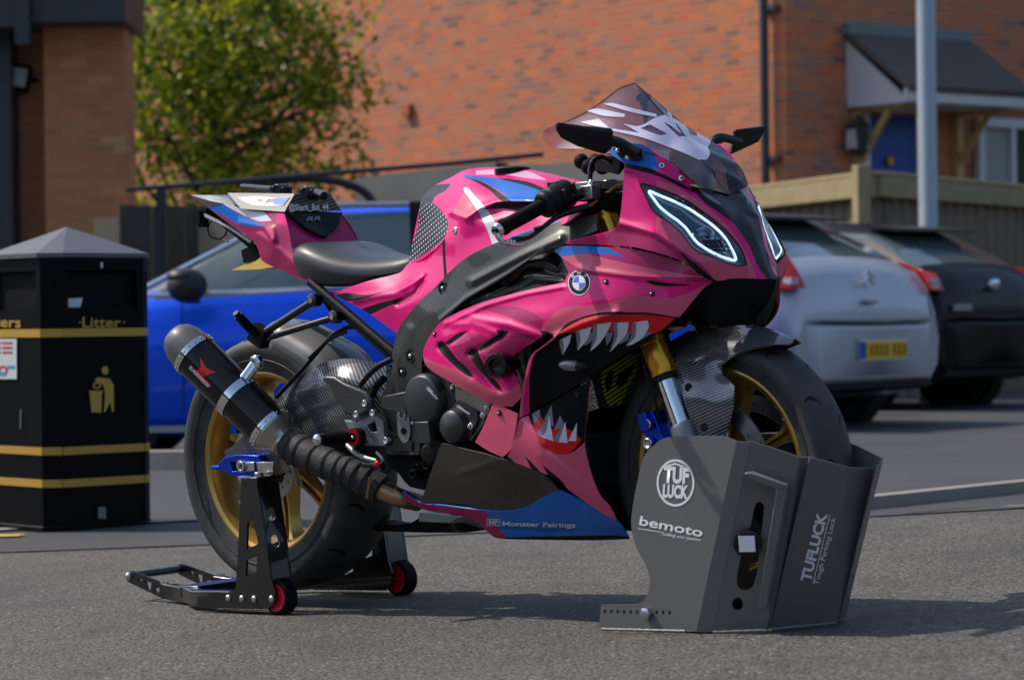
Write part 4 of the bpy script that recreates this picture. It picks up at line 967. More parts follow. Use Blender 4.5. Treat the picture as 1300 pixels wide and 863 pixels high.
for zc, px_, py_ in ((0, 772, 262), (1, 800, 360)):
    yk = MB(); q = PV(px_, py_, -.105); yk.prism([Vector((q.x - .04, -.13, q.z)), Vector((q.x + .035, -.13, q.z)), Vector((q.x + .045, 0, q.z)), Vector((q.x + .035, .13, q.z)), Vector((q.x - .04, .13, q.z)), Vector((q.x - .075, 0, q.z))], (0, 0, .022), 'matte black'); yk.build('fork_yoke', bike, bevel=.003)
# brake hose
hz = MB(); hz.tube([PV(796, 420, -.12), PV(812, 448, -.13), PV(822, 480, -.13), PV(832, 510, -.125), PV(836, 535, -.11)], .0035, 'plastic black', seg=8)
hz.build('brake_hose', bike)

sFF = Sheet([(930, 411, 0), (960, 413, 0), (985, 420, 0), (1009, 429, 0), (902, 417, .012), (881, 429, .028), (852, 458, .082), (916, 463, .078), (948, 443, .078), (976, 437, .055), (1003, 436, .02), (870, 438, .05), (916, 474, .079), (900, 440, .06), (930, 430, .05), (960, 428, .042), (985, 429, .028), (880, 458, .085)])
mud = panel('front_mudguard', [(852, 459), (868, 440), (881, 429), (902, 417), (930, 411), (960, 413), (985, 420), (1009, 429), (1003, 436), (976, 438), (948, 444), (930, 453), (917, 463), (916, 475), (900, 467), (878, 459)], sFF, 'carbon fender', bike, mirror='join')
sFP = Sheet([(852, 460, .088), (916, 474, .080), (932, 490, .094), (920, 552, .098), (886, 552, .102), (862, 490, .098), (890, 500, .103), (910, 490, .092)])
panel('mudguard_strut', [(852, 461), (876, 458), (916, 475), (932, 490), (930, 520), (920, 556), (886, 558), (876, 530), (862, 492)], sFP, 'carbon fender', mud, mirror='sep')
for px_, py_ in ((874, 492), (894, 542)):
    bo = MB(); bo.lathe(Vector(sFP([(px_, py_)])[0]) + Vector((0, .002, 0)), (.2, -1, 0), [(0, 0), (0, .010), (.004, .009), (.004, 0)], 'gloss black', seg=14); bo.build('fastener', mud)

# ---------------------------------------------------------------- nose cowl
cowl_ctrl = [(770, 187, .168), (800, 181, .152), (830, 195, .130), (836, 197, .127), (858, 212, .108), (886, 234, .085), (873, 235, .088), (880, 242, .085), (898, 259, .076), (922, 275, .055), (937, 291, .041), (951, 312, .027), (961, 336, .023), (973, 354, .019),
    (815, 237, .172), (840, 240, .152), (869, 253, .124), (898, 273, .092), (918, 289, .070), (934, 306, .055), (943, 320, .049), (948, 337, .054), (934, 337, .073), (906, 327, .125), (882, 317, .154), (865, 296, .160), (849, 282, .166), (831, 270, .176), (900, 300, .108),
    (908, 356, .117), (890, 347, .149), (866, 319, .177), (831, 295, .196), (800, 300, .202), (770, 303, .206), (718, 310, .205), (779, 290, .203), (786, 282, .2), (790, 250, .188), (793, 208, .173), (815, 222, .160), (940, 350, .065)]
sFC = Sheet(cowl_ctrl, ridges=[([(785, 283), (831, 295), (866, 319)], 5, .005), ([(793, 213), (833, 224), (880, 247)], 5, .003)])
HL = [(812.5, 234.5), (815.5, 233), (839, 240), (869, 253), (898, 273), (918, 289), (934, 306), (943, 320), (948, 337), (934, 337), (906, 327), (882, 317), (865, 296), (849, 282), (831, 270), (821, 252)]
FC_EDGE = [(873, 235), (880, 242), (898, 259), (922, 275), (937, 291), (951, 312), (961, 336), (973, 354)]
FC = [(770, 187), (800, 182), (819, 185), (836, 197), (858, 212), (886, 234)] + FC_EDGE + [(947, 354), (925, 355), (908, 356), (890, 347), (876, 337), (860, 329), (831, 320), (800, 313), (760, 311), (718, 310), (719, 306), (750, 299), (779, 291), (786, 282), (790, 250), (793, 207), (777, 197)]
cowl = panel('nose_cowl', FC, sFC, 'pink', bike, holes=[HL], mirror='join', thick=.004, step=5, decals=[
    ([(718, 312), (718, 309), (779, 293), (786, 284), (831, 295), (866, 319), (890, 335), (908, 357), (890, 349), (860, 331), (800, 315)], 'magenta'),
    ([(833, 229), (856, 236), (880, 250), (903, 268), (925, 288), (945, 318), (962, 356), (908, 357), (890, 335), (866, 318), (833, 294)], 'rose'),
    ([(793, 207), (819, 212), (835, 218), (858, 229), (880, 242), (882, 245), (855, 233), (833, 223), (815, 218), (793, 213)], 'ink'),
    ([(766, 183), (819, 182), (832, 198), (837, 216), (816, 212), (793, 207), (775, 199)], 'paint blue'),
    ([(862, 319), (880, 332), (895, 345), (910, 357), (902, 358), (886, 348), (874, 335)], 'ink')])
# small marks on the cowl
for px_, py_ in ((840, 210), (865, 226)):
    sc = MB(); poly_on(sFC, ell(px_, py_, 3.6, 3.2), 'chrome', sc, .0025, False); poly_on(sFC, ell(px_, py_, 1.6, 1.5), 'ink', sc, .0033, False); sc.build('screw', cowl, fix=False)
# centre nose
nose_ctrl = [(p[0], p[1], wd) for p, wd in zip(FC_EDGE, (.088, .085, .076, .055, .041, .027, .023, .019))] + [(981, 354, 0), (971, 336, 0), (963, 312, 0), (954, 291, 0), (944, 275, 0), (932, 260, 0), (924, 248, 0), (905, 250, .052), (933, 275, .027)]
sNC = Sheet(nose_ctrl, ridges=[([(885, 242), (908, 256), (925, 270)], 7, .006)])
nose = panel('nose_centre', FC_EDGE + [(981, 354), (971, 336), (963, 312), (954, 291), (944, 275), (932, 260), (924, 248), (900, 241)], sNC, 'gloss black', bike, mirror='join', thick=.003, step=4,
      decals=[([(886, 238), (900, 247), (917, 260), (912, 259), (896, 250)], 'hugger grey')])
sCH = Sheet([(899, 358, .118), (940, 355, .07), (973, 355, .02), (986, 357, 0), (980, 375, 0), (958, 408, 0), (935, 412, .05), (905, 412, .09), (885, 385, .12), (930, 385, .075)])
panel('nose_chin', [(899, 356), (940, 354), (973, 355), (986, 356), (981, 375), (972, 392), (958, 410), (935, 413), (905, 413), (880, 388), (888, 362)], sCH, 'matte black', bike, mirror='join')

# headlights (one each side)
def sheet_off(s, d): return sink(s, d)
for sg in (1, -1):
    hl = empty('headlight'); hl.parent = bike
    inn = sink(sFC, .014)
    o = panel('housing', HL, inn, 'headlamp housing', hl, thick=.002, step=5, smooth=True,
              decals=[([(878, 290), (900, 298), (915, 306), (924, 322), (908, 320), (893, 309)], 'gloss black')])
    ring = MB(); cl = [(824, 243), (839, 249), (857, 256.5), (874, 265), (889, 275), (903, 285), (917, 298), (927, 313), (934, 329.5), (922, 328), (905, 321), (893, 314), (884, 307), (876, 297), (870, 289), (860, 280), (850, 273), (838, 263), (831, 254)]
    pts = [Vector(p) for p in sink(sFC, .0035)(cl)]
    ring.tube(pts, .0030, 'led', seg=10, closed=True, smooth=True)
    pr = MB(); cc = Vector(sink(sFC, .012)([(893, 302)])[0]); n_ = Vector((.75, -.62, .1)).normalized()
    pr.lathe(cc - n_ * .012, n_, [(0, .026), (.014, .026), (.016, .023), (.006, .019), (.010, .012), (.014, .0)], 'chrome', seg=28)
    cc2 = Vector(sink(sFC, .012)([(914, 314)])[0]); pr.lathe(cc2 - n_ * .012, n_, [(0, .016), (.01, .016), (.012, .013), (.006, .011), (.009, .006), (.012, .0)], 'chrome', seg=28)
    a = ring.build('light_strip', hl); b_ = pr.build('projector', hl)
    c_ = panel('lens', HL, sink(sFC, .001), 'clear lens', hl, thick=.0005, step=6, back='clear lens')
    t = MB(); hp = [Vector(p) for p in sFC(smooth_loop(HL))]; t.tube(hp, .0013, 'ink', seg=6, closed=True, smooth=False); d_ = t.build('lens_seal', hl)
    if sg == -1:
        for q in (o, a, b_, c_, d_):
            me = q.data; me.transform(Matrix.Scale(-1, 4, (0, 1, 0))); me.flip_normals()

# windscreen
ws_ctrl = [(926, 247, 0), (908, 224, 0), (890, 201, 0), (868, 173, 0), (833, 134, 0), (917, 236, 0), (885, 194, 0), (846, 148, 0), (820, 119, 0), (806, 105, 0), (886, 234, .085), (858, 209, .108), (836, 197, .125), (819, 187, .136), (790, 190, .155), (740, 188, .165), (700, 187, .17), (690, 167, .17), (730, 149, .125), (770, 123, .062),
    (850, 185, .06), (810, 160, .085), (780, 155, .11), (840, 165, .045), (900, 225, .04), (740, 170, .145), (800, 130, .05)]
sWS = Sheet(ws_ctrl)
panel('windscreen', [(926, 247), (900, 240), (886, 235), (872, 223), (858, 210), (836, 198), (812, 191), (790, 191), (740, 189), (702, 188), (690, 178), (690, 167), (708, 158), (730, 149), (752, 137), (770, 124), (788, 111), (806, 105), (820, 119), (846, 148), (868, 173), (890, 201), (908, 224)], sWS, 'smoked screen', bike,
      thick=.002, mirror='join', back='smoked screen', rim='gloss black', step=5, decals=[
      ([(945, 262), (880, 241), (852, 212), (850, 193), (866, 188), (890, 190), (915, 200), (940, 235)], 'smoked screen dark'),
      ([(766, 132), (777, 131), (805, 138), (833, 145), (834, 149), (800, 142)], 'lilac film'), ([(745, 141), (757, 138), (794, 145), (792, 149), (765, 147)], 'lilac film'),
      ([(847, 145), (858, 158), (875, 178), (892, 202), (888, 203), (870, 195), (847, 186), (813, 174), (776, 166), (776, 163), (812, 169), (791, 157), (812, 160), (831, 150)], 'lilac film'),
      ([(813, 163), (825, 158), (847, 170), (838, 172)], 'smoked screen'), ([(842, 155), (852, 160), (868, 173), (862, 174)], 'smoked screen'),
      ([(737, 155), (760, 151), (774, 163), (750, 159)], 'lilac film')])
# camera mount knobs on the dash side, behind the screen
mt = MB(); q = PV(818, 128, .03)
mt.tube([q + Vector((0, 0, -.06)), q + Vector((0, .0, 0))], .006, 'matte black', seg=10)
for k in range(3): mt.ball(PV(812 + 5 * k, 124 + (k % 2) * 7, .03), .009, 'matte black', 12, 8)
mt.build('camera_mount', bike)

# mirrors
def mirror(quad, arm, foot):
    r = empty('mirror'); r.parent = bike; m = MB()
    n = (Vector(quad[1]) - Vector(quad[0])).cross(Vector(quad[2]) - Vector(quad[0])).normalized(); m.prism(quad, n * .012, 'plastic black'); m.build('mirror_blade', r, bevel=.004)
    a = MB(); a.tube(arm, [.016, .014, .012, .012][:len(arm)], 'plastic black', seg=14, flat=.7); a.build('mirror_arm', r)
    f = MB(); f.hull(foot, 'gloss black'); f.build('mirror_foot', r, bevel=.003)
    s_ = MB()
    for k in (.25, .75):
        c = Vector(foot[0]).lerp(Vector(foot[len(foot) // 2]), k); s_.ball(c, .006, 'chrome', 10, 6)
    s_.build('bolt', r)
mirror([PV(x, y, w_) for x, y, w_ in ((705, 154, -.37), (740, 159, -.29), (775, 162, -.21), (777, 176, -.205), (773, 188, -.205), (764, 194, -.22), (730, 184, -.30), (711, 174, -.35), (706, 165, -.368))],
       [PV(770, 178, -.20), PV(785, 181, -.185), PV(800, 188, -.172), PV(812, 194, -.165)],
       [PV(x, y, w_) for x, y, w_ in ((778, 187, -.178), (790, 185, -.170), (806, 188, -.160), (817, 196, -.155), (816, 203, -.157), (803, 205, -.163), (786, 200, -.172))] + [PV(x, y + 2, w_ + .012) for x, y, w_ in ((778, 187, -.178), (806, 188, -.160), (817, 196, -.155), (803, 205, -.163))])
mirror([PV(x, y, w_) for x, y, w_ in ((935, 165, .26), (973, 160, .37), (972, 167, .368), (964, 181, .345), (929, 196, .25), (934, 178, .26))],
       [PV(905, 190, .165), PV(908, 180, .175), PV(918, 175, .20), PV(940, 181, .262)],
       [PV(x, y, w_) for x, y, w_ in ((899, 189, .150), (906, 178, .165), (914, 172, .18), (912, 182, .175), (904, 193, .16))] + [PV(x - 4, y + 2, w_ - .01) for x, y, w_ in ((899, 189, .150), (914, 172, .18), (904, 193, .16))])

# ---------------------------------------------------------------- side fairing with the shark mouth
SF = [(562, 407), (582, 396), (618, 382), (666, 369), (716, 358), (722, 346), (712, 326), (701, 317), (708, 313), (730, 312), (760, 313), (800, 316), (831, 322), (860, 331), (876, 340), (890, 350), (905, 358), (897, 363), (892, 367), (863, 402), (847, 416), (818, 434), (776, 460), (720, 496), (672, 524), (659, 531), (663, 495), (668, 470), (674, 451), (690, 438), (704, 427), (697, 424), (689, 427), (665, 442), (645, 455), (650, 470), (661, 492), (661, 505), (650, 516), (633, 515), (606, 504), (567, 482), (542, 465), (537, 450), (542, 433), (553, 416)]
sf_ctrl = [(562, 407, .212), (582, 396, .217), (618, 382, .221), (666, 369, .223), (715, 359, .224), (722, 346, .218), (701, 317, .200), (708, 313, .203), (760, 312, .211), (800, 315, .203), (831, 322, .188), (860, 331, .166), (876, 340, .165), (890, 349, .149), (905, 357, .118), (892, 366, .135), (878, 385, .155), (863, 402, .172), (847, 416, .183), (818, 434, .196), (776, 460, .203), (720, 495, .205), (672, 523, .204), (659, 530, .216), (663, 495, .224), (668, 470, .230), (674, 451, .234), (690, 438, .237), (704, 427, .241), (689, 427, .245), (665, 442, .240), (645, 455, .236), (661, 492, .228), (661, 505, .222), (650, 515, .218), (606, 503, .222), (567, 481, .212), (542, 464, .199), (537, 450, .196), (542, 433, .201), (580, 440, .232), (600, 470, .236), (620, 430, .243), (650, 410, .246), (640, 480, .236),
    (735, 359, .229), (780, 345, .224), (740, 388, .240), (760, 410, .238), (783, 398, .233), (820, 385, .210), (845, 368, .186), (750, 440, .221), (720, 460, .218), (700, 480, .214), (690, 400, .246), (790, 430, .210)]
sSF = Sheet(sf_ctrl, ridges=[([(566, 411), (618, 387), (668, 373), (716, 364)], 3, .0035), ([(662, 528), (665, 495), (677, 453), (704, 429)], 3, .003), ([(735, 341), (800, 350), (870, 358)], 4, .0025), ([(704, 428), (740, 411), (783, 397)], 5, .007), ([(566, 415), (600, 403), (650, 390), (700, 383)], 11, -.003),
    ([(576, 412), (597, 410), (616, 416), (632, 424)], 4.5, .004), ([(600, 404), (645, 412), (688, 427)], 5, .006), ([(597, 448), (622, 437), (640, 424)], 5, -.004), ([(560, 441), (590, 424)], 5, -.004),
    ([(559, 439), (580, 461), (598, 476)], 5, -.005), ([(600, 448), (618, 474), (634, 494)], 5, -.006), ([(612, 450), (632, 476), (650, 495)], 6, .004), ([(545, 458), (580, 477), (620, 500), (655, 503)], 9, .004)])
SLOTS = [[(555, 434), (562, 433), (570, 442), (581, 456), (592, 466), (602, 479), (592, 476), (575, 463), (558, 445)], [(564, 436), (580, 424), (594, 419), (586, 427), (570, 438)],
         [(594, 448), (599, 442), (607, 443), (609, 452), (616, 464), (625, 477), (634, 489), (639, 499), (628, 491), (616, 478), (603, 463)], [(606, 444), (622, 431), (633, 424), (630, 418), (646, 421), (641, 428), (629, 435), (611, 446)]]
LIP = [(704, 428), (717, 413), (737, 403), (760, 397), (783, 395.5), (798, 396.5), (823, 397), (857, 402)]
fair = panel('side_fairing', SF, sSF, 'pink', bike, mirror='sep', step=5, decals=[
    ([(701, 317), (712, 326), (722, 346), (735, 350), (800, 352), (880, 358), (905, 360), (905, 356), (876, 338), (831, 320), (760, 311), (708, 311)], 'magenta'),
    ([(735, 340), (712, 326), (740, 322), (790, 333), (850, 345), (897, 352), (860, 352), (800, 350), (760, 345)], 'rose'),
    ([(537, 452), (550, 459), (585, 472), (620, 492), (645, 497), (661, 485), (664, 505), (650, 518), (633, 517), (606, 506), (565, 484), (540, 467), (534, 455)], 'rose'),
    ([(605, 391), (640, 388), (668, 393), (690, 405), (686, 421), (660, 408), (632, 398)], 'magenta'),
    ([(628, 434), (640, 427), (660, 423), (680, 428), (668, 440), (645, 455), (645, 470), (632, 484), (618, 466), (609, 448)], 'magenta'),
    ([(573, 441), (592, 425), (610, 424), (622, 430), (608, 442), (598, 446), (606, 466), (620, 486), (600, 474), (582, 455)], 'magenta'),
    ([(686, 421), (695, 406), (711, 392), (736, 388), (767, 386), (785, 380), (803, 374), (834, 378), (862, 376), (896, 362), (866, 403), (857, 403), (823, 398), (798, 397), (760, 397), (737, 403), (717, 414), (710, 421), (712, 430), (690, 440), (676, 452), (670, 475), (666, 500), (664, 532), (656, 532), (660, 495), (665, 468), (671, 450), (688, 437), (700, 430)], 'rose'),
    ([(672, 526), (672, 482), (676, 456), (681, 447), (704, 430)] + LIP[1:] + [(868, 402), (850, 418), (820, 437), (778, 463), (720, 499)], 'matte black'),
    ([(709, 423), (722, 414), (740, 405), (762, 400), (783, 398.5), (800, 399), (823, 399.5), (857, 404), (838, 420), (823, 424), (800, 423), (780, 421), (750, 417), (725, 422)], 'paint red'),
    ([(701, 317), (708, 313), (740, 312), (760, 312.5), (778, 318), (794, 327), (783, 325), (771, 323), (742, 322), (712, 325.5)], 'paint blue'),
    ([(819, 357), (826, 356), (845, 359), (872, 361), (878, 362), (850, 363.5), (830, 362)], 'ink'),
    ([(685, 419), (694, 421), (705, 424), (700, 428), (692, 437), (690, 429)], 'ink')]
    + [(s_, 'ink') for s_ in SLOTS]
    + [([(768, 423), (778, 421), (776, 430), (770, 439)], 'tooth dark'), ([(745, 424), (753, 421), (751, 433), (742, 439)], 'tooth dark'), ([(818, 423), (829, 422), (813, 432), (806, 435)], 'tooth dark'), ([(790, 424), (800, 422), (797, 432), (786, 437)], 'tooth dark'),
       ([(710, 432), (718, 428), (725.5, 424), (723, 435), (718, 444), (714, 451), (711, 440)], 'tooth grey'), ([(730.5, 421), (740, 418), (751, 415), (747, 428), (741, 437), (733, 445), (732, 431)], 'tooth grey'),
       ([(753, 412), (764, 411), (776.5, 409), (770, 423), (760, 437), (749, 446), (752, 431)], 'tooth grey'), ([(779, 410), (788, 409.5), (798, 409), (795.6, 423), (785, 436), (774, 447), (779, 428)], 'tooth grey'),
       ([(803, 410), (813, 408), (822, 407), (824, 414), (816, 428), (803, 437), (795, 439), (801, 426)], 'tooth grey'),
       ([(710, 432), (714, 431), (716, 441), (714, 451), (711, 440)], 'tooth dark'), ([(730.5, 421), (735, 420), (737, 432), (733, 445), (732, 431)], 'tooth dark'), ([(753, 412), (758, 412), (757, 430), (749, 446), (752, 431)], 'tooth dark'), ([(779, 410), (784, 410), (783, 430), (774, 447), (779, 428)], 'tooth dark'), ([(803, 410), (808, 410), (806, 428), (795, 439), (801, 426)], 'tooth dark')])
# emblem
em = MB(); cx, cy = 735, 359
def sc_(r): return ell(cx, cy, r * .93, r * 1.06, 36)
poly_on(sSF, sc_(15), 'chrome', em, .0016, False); poly_on(sSF, sc_(14), 'ink', em, .0022, False); poly_on(sSF, sc_(9), 'chrome', em, .0028, False)
for k in range(4):
    a0 = k * math.pi / 2; pts = [(cx, cy)] + [(cx + 8.2 * .93 * math.cos(a0 + math.pi / 2 * j / 8), cy + 8.2 * 1.06 * math.sin(a0 + math.pi / 2 * j / 8)) for j in range(9)]
    poly_on(sSF, pts, 'badge blue' if k % 2 == 0 else 'badge white', em, .0034, False)
for ch, an in (('B', -135), ('M', -90), ('W', -45)):
    a = R(an); c0 = (cx + 11.6 * .93 * math.cos(a), cy + 11.6 * 1.06 * math.sin(a)); t_ = (-math.sin(a), math.cos(a)); up = (math.cos(a), math.sin(a))
    text_fit(ch, sSF, (c0[0] - t_[0] * 2 - up[0] * 1.8, c0[1] - t_[1] * 2 - up[1] * 1.8), (c0[0] + t_[0] * 2 - up[0] * 1.8, c0[1] + t_[1] * 2 - up[1] * 1.8), 3.6, 'white ink', em, .0034)
em.build('emblem', fair, fix=False)
# fasteners and the indicator
for px_, py_ in ((769.5, 358), (827.5, 372.5), (552, 424)):
    fs_ = MB(); c = Vector(sSF([(px_, py_)])[0]); fs_.lathe(c + Vector((0, .002, 0)), (.1, -1, 0), [(0, .0), (0, .0065), (.003, .0065), (.004, .005), (.004, .0)], 'plastic black', seg=16); fs_.ball(c + Vector((0, -.002, 0)), .0028, 'steel', 8, 5); fs_.build('fastener', fair)
ind = MB(); c = Vector(sSF([(727, 464)])[0]); rot = Matrix.Rotation(YAW * .0, 3, 'Z')
ux_ = (Vector(sSF([(740, 465)])[0]) - Vector(sSF([(714, 463)])[0])).normalized(); yv = Vector((0, -1, 0)); zz = ux_.cross(yv).normalized(); yv = zz.cross(ux_); rm = Matrix((ux_, yv, zz)).transposed()
ind.ball(c - ux_ * .002 + yv * .003, (.034, .012, .0125), 'smoked lens', 20, 12, rm); ind.ball(c + ux_ * .022, (.024, .014, .0125), 'plastic black', 20, 12, rm); ind.build('turn_signal', fair)

sLF = Sheet([(659, 533, .214), (672, 527, .206), (720, 499, .205), (750, 483, .200), (745, 540, .188), (744, 575, .180), (752, 605, .170), (762, 628, .160), (783, 659, .135), (768, 652, .145), (724, 623, .185), (700, 604, .203), (680, 597, .210), (657, 587, .216), (646, 575, .222), (652, 550, .220), (690, 560, .212), (700, 530, .208)], ridges=[([(668, 535), (690, 575), (740, 620), (775, 655)], 8, .005)])
lf = panel('lower_fairing', [(659, 533), (672, 527), (720, 499), (750, 483), (747, 500), (745, 530), (742, 556), (744, 575), (752, 605), (762, 628), (775, 643), (783, 660), (768, 653), (745, 638), (724, 623), (700, 605), (680, 597), (657, 588), (640, 583), (647, 575), (653, 552)], sLF, 'rose', bike, mirror='sep', step=5, decals=[
    ([(672, 530), (669, 522), (720, 494), (754, 480), (750, 500), (744, 556), (737, 566), (722, 576), (705, 574), (690, 566), (681, 551)], 'matte black'),
    ([(681, 524), (690, 533), (700, 545), (716, 543), (728, 548), (738, 558), (724, 575), (713, 577), (700, 574), (687, 566), (681, 552), (677, 535)], 'paint red'),
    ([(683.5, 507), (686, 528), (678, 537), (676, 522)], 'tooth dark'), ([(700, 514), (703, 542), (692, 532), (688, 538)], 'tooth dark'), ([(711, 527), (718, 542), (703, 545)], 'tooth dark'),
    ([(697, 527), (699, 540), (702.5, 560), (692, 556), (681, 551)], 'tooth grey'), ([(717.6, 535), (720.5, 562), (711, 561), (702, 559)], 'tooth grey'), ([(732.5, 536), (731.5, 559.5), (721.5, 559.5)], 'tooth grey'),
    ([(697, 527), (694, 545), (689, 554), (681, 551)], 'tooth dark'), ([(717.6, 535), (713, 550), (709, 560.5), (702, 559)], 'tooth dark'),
    ([(666, 578), (677, 589), (690, 603), (678, 599), (671, 588)], 'ink'), ([(688, 589), (700, 599), (714, 611), (722, 624), (700, 608)], 'ink'), ([(640, 585), (657, 590), (640, 575)], 'ink')])
f2 = MB(); c = Vector(sLF([(733, 501)])[0]); f2.lathe(c + Vector((0, .002, 0)), (.1, -1, 0), [(0, 0), (0, .007), (.004, .006), (.004, 0)], 'plastic black', seg=14); f2.build('fastener', lf)
sTB = Sheet([(626, 512, .222), (657, 526, .221), (647, 572, .219), (603, 561, .208), (630, 545, .221)])
tb = panel('fairing_tab', [(626, 511), (657, 525), (654, 545), (648, 570), (638, 580), (620, 572), (603, 561), (614, 540)], sTB, 'rose', bike, mirror='sep')
f3 = MB(); c = Vector(sTB([(634, 524)])[0]); f3.lathe(c + Vector((0, .002, 0)), (.1, -1, 0), [(0, 0), (0, .008), (.004, .007), (.004, 0)], 'plastic black', seg=14); f3.ball(c + Vector((0, -.003, 0)), .003, 'steel', 8, 5); f3.build('fastener', tb)
sBC = Sheet([(560, 563, .198), (580, 567, .204), (610, 574, .212), (639, 582, .214), (680, 595, .206), (707, 622, .186), (671, 641, .170), (635, 648, .165), (600, 645, .163), (535, 638, .160), (545, 605, .180), (620, 610, .196)], ridges=[([(585, 600), (640, 582)], 5, .003)])
panel('belly_guard', [(560, 563), (570, 564), (590, 570), (612, 575), (639, 583), (657, 588), (680, 597), (695, 607), (708, 622), (690, 631), (671, 642), (655, 647), (635, 649), (600, 646), (560, 641), (534, 638), (546, 602)], sBC, 'carbon dark', bike, mirror='sep', rim='alloy grey')
sBP = Sheet([(511, 625, .148), (535, 638, .160), (582, 649, .163), (635, 649, .167), (671, 642, .172), (710, 622, .188), (745, 640, .165), (782, 661, .133), (798, 684, .092), (760, 685, .103), (700, 684, .110), (631, 682, .116), (603, 660, .145), (582, 654, .153), (540, 646, .150), (690, 662, .150)], ridges=[([(628, 670), (690, 675), (740, 674)], 3, -.003)])
bp = panel('belly_pan', [(511, 624), (534, 638), (560, 641), (600, 646), (635, 649), (655, 647), (671, 642), (690, 631), (710, 622), (729, 631), (757, 646), (782, 660), (790, 668), (799, 684), (760, 685.5), (700, 685), (632, 683), (618, 674), (604, 661), (582, 654), (540, 647), (515, 634)], sBP, 'paint blue', bike, mirror='sep', decals=[
    ([(505, 620), (535, 638), (600, 646), (614, 648), (622, 658), (632, 668), (645, 686), (628, 686), (603, 664), (540, 650), (508, 634)], 'magenta'), ([(720, 680), (775, 679), (799, 681), (800, 686), (640, 686), (640, 682)], 'ink')])
bt = MB(); text_fit('Monster Fairings', sBP, (638, 667), (730.5, 669), 5.6, 'tooth grey', bt, .0015, bold=.03)
text_fit('MF', sBP, (620.5, 665), (632.5, 665.3), 5, 'tooth grey', bt, .0015, bold=.04)
poly_on(sBP, [(618, 658.2), (635, 658.6), (635, 667.3), (618, 667)], 'tooth grey', bt, .0012, False, hole=[(618.9, 659.2), (634.1, 659.6), (634.1, 666.4), (618.9, 666)])
bt.build('sponsor_lettering', bp, fix=False)
# dark shell between the two sides: belly tray, engine, radiator
tray = MB()
tray.hull([Vector((.62, s * .13, .27)) for s in (-1, 1)] + [Vector((.66, s * .10, .235)) for s in (-1, 1)] + [Vector((1.14, s * .085, .205)) for s in (-1, 1)] + [Vector((1.12, s * .1, .30)) for s in (-1, 1)] + [Vector((.62, s * .13, .33)) for s in (-1, 1)], 'matte black')
tray.build('belly_tray', bike)
nl = MB(); nl.hull([PV(x, y, w_) for x, y in ((880, 372), (905, 400), (900, 412), (862, 402), (835, 400), (845, 360)) for w_ in (-.03, .10)], 'matte black'); nl.hull([PV(x, y, w_) for x, y in ((770, 400), (850, 400), (835, 470), (770, 470)) for w_ in (.02, .12)], 'matte black'); nl.build('inner_cowl', bike)
rad = MB(); rot = Matrix.Rotation(R(-14), 3, 'Y')
rad.box((1.13, 0, .60), (.035, .30, .26), 'radiator', rot=rot); rad.box((1.09, 0, .34), (.035, .24, .17), 'radiator', rot=Matrix.Rotation(R(12), 3, 'Y'))
rad.box((1.10, 0, .46), (.05, .3, .03), 'matte black'); rad.box((1.06, 0, .78), (.06, .26, .12), 'matte black')
ro_ = rad.build('radiator', bike)
ym = MB(); sRad = OnMesh(ro_)
YM = [(814, 446), (815, 462), (806, 477), (797, 492), (791, 508), (783, 516), (781, 510), (773, 518), (766, 498), (763, 478), (770, 466), (790, 455)]
poly_on(sRad, YM, 'yellow weave', ym, .004, True)
poly_on(sRad, [(797, 466), (806, 464), (800, 478), (788, 492), (782, 488), (786, 474)], 'matte black', ym, .006); poly_on(sRad, [(772, 472), (779, 470), (777, 488), (772, 498), (768, 486)], 'matte black', ym, .006)
ym.build('guard_marking', ro_, fix=False)
# ---------------------------------------------------------------- tank, frame, seat, tail
tank_ctrl = [(590, 216, .02), (610, 213, 0), (632, 212.5, 0), (668, 215, 0), (700, 221, 0), (742, 232, 0), (571, 226, .012), (547, 239, .03), (536, 250, .045), (533, 262, .05), (550, 258, .078), (561, 268, .105), (569, 282, .135), (565, 302, .152), (548, 318, .130), (522, 333, .092), (530, 285, .055), (520, 322, .072),
    (590, 235, .085), (604, 225, .06), (588, 245, .11), (600, 262, .148), (592, 276, .165), (574, 270, .135), (600, 300, .166), (579, 336, .174), (560, 352, .172), (626, 308, .178), (665, 300, .178), (700, 285, .176), (742, 262, .150), (649, 256, .150), (685, 256, .145), (693, 243, .115), (660, 233, .085), (630, 226, .05), (700, 228, .04), (650, 272, .155), (700, 268, .15), (620, 285, .168), (640, 244, .12)]
sTK = Sheet(tank_ctrl, ridges=[([(574, 270), (592, 277), (606, 266), (630, 256), (649, 255), (700, 256)], 4, .008), ([(615, 272), (640, 265), (680, 264)], 7, -.012), ([(588, 222), (588, 245), (575, 268)], 3, .002)])
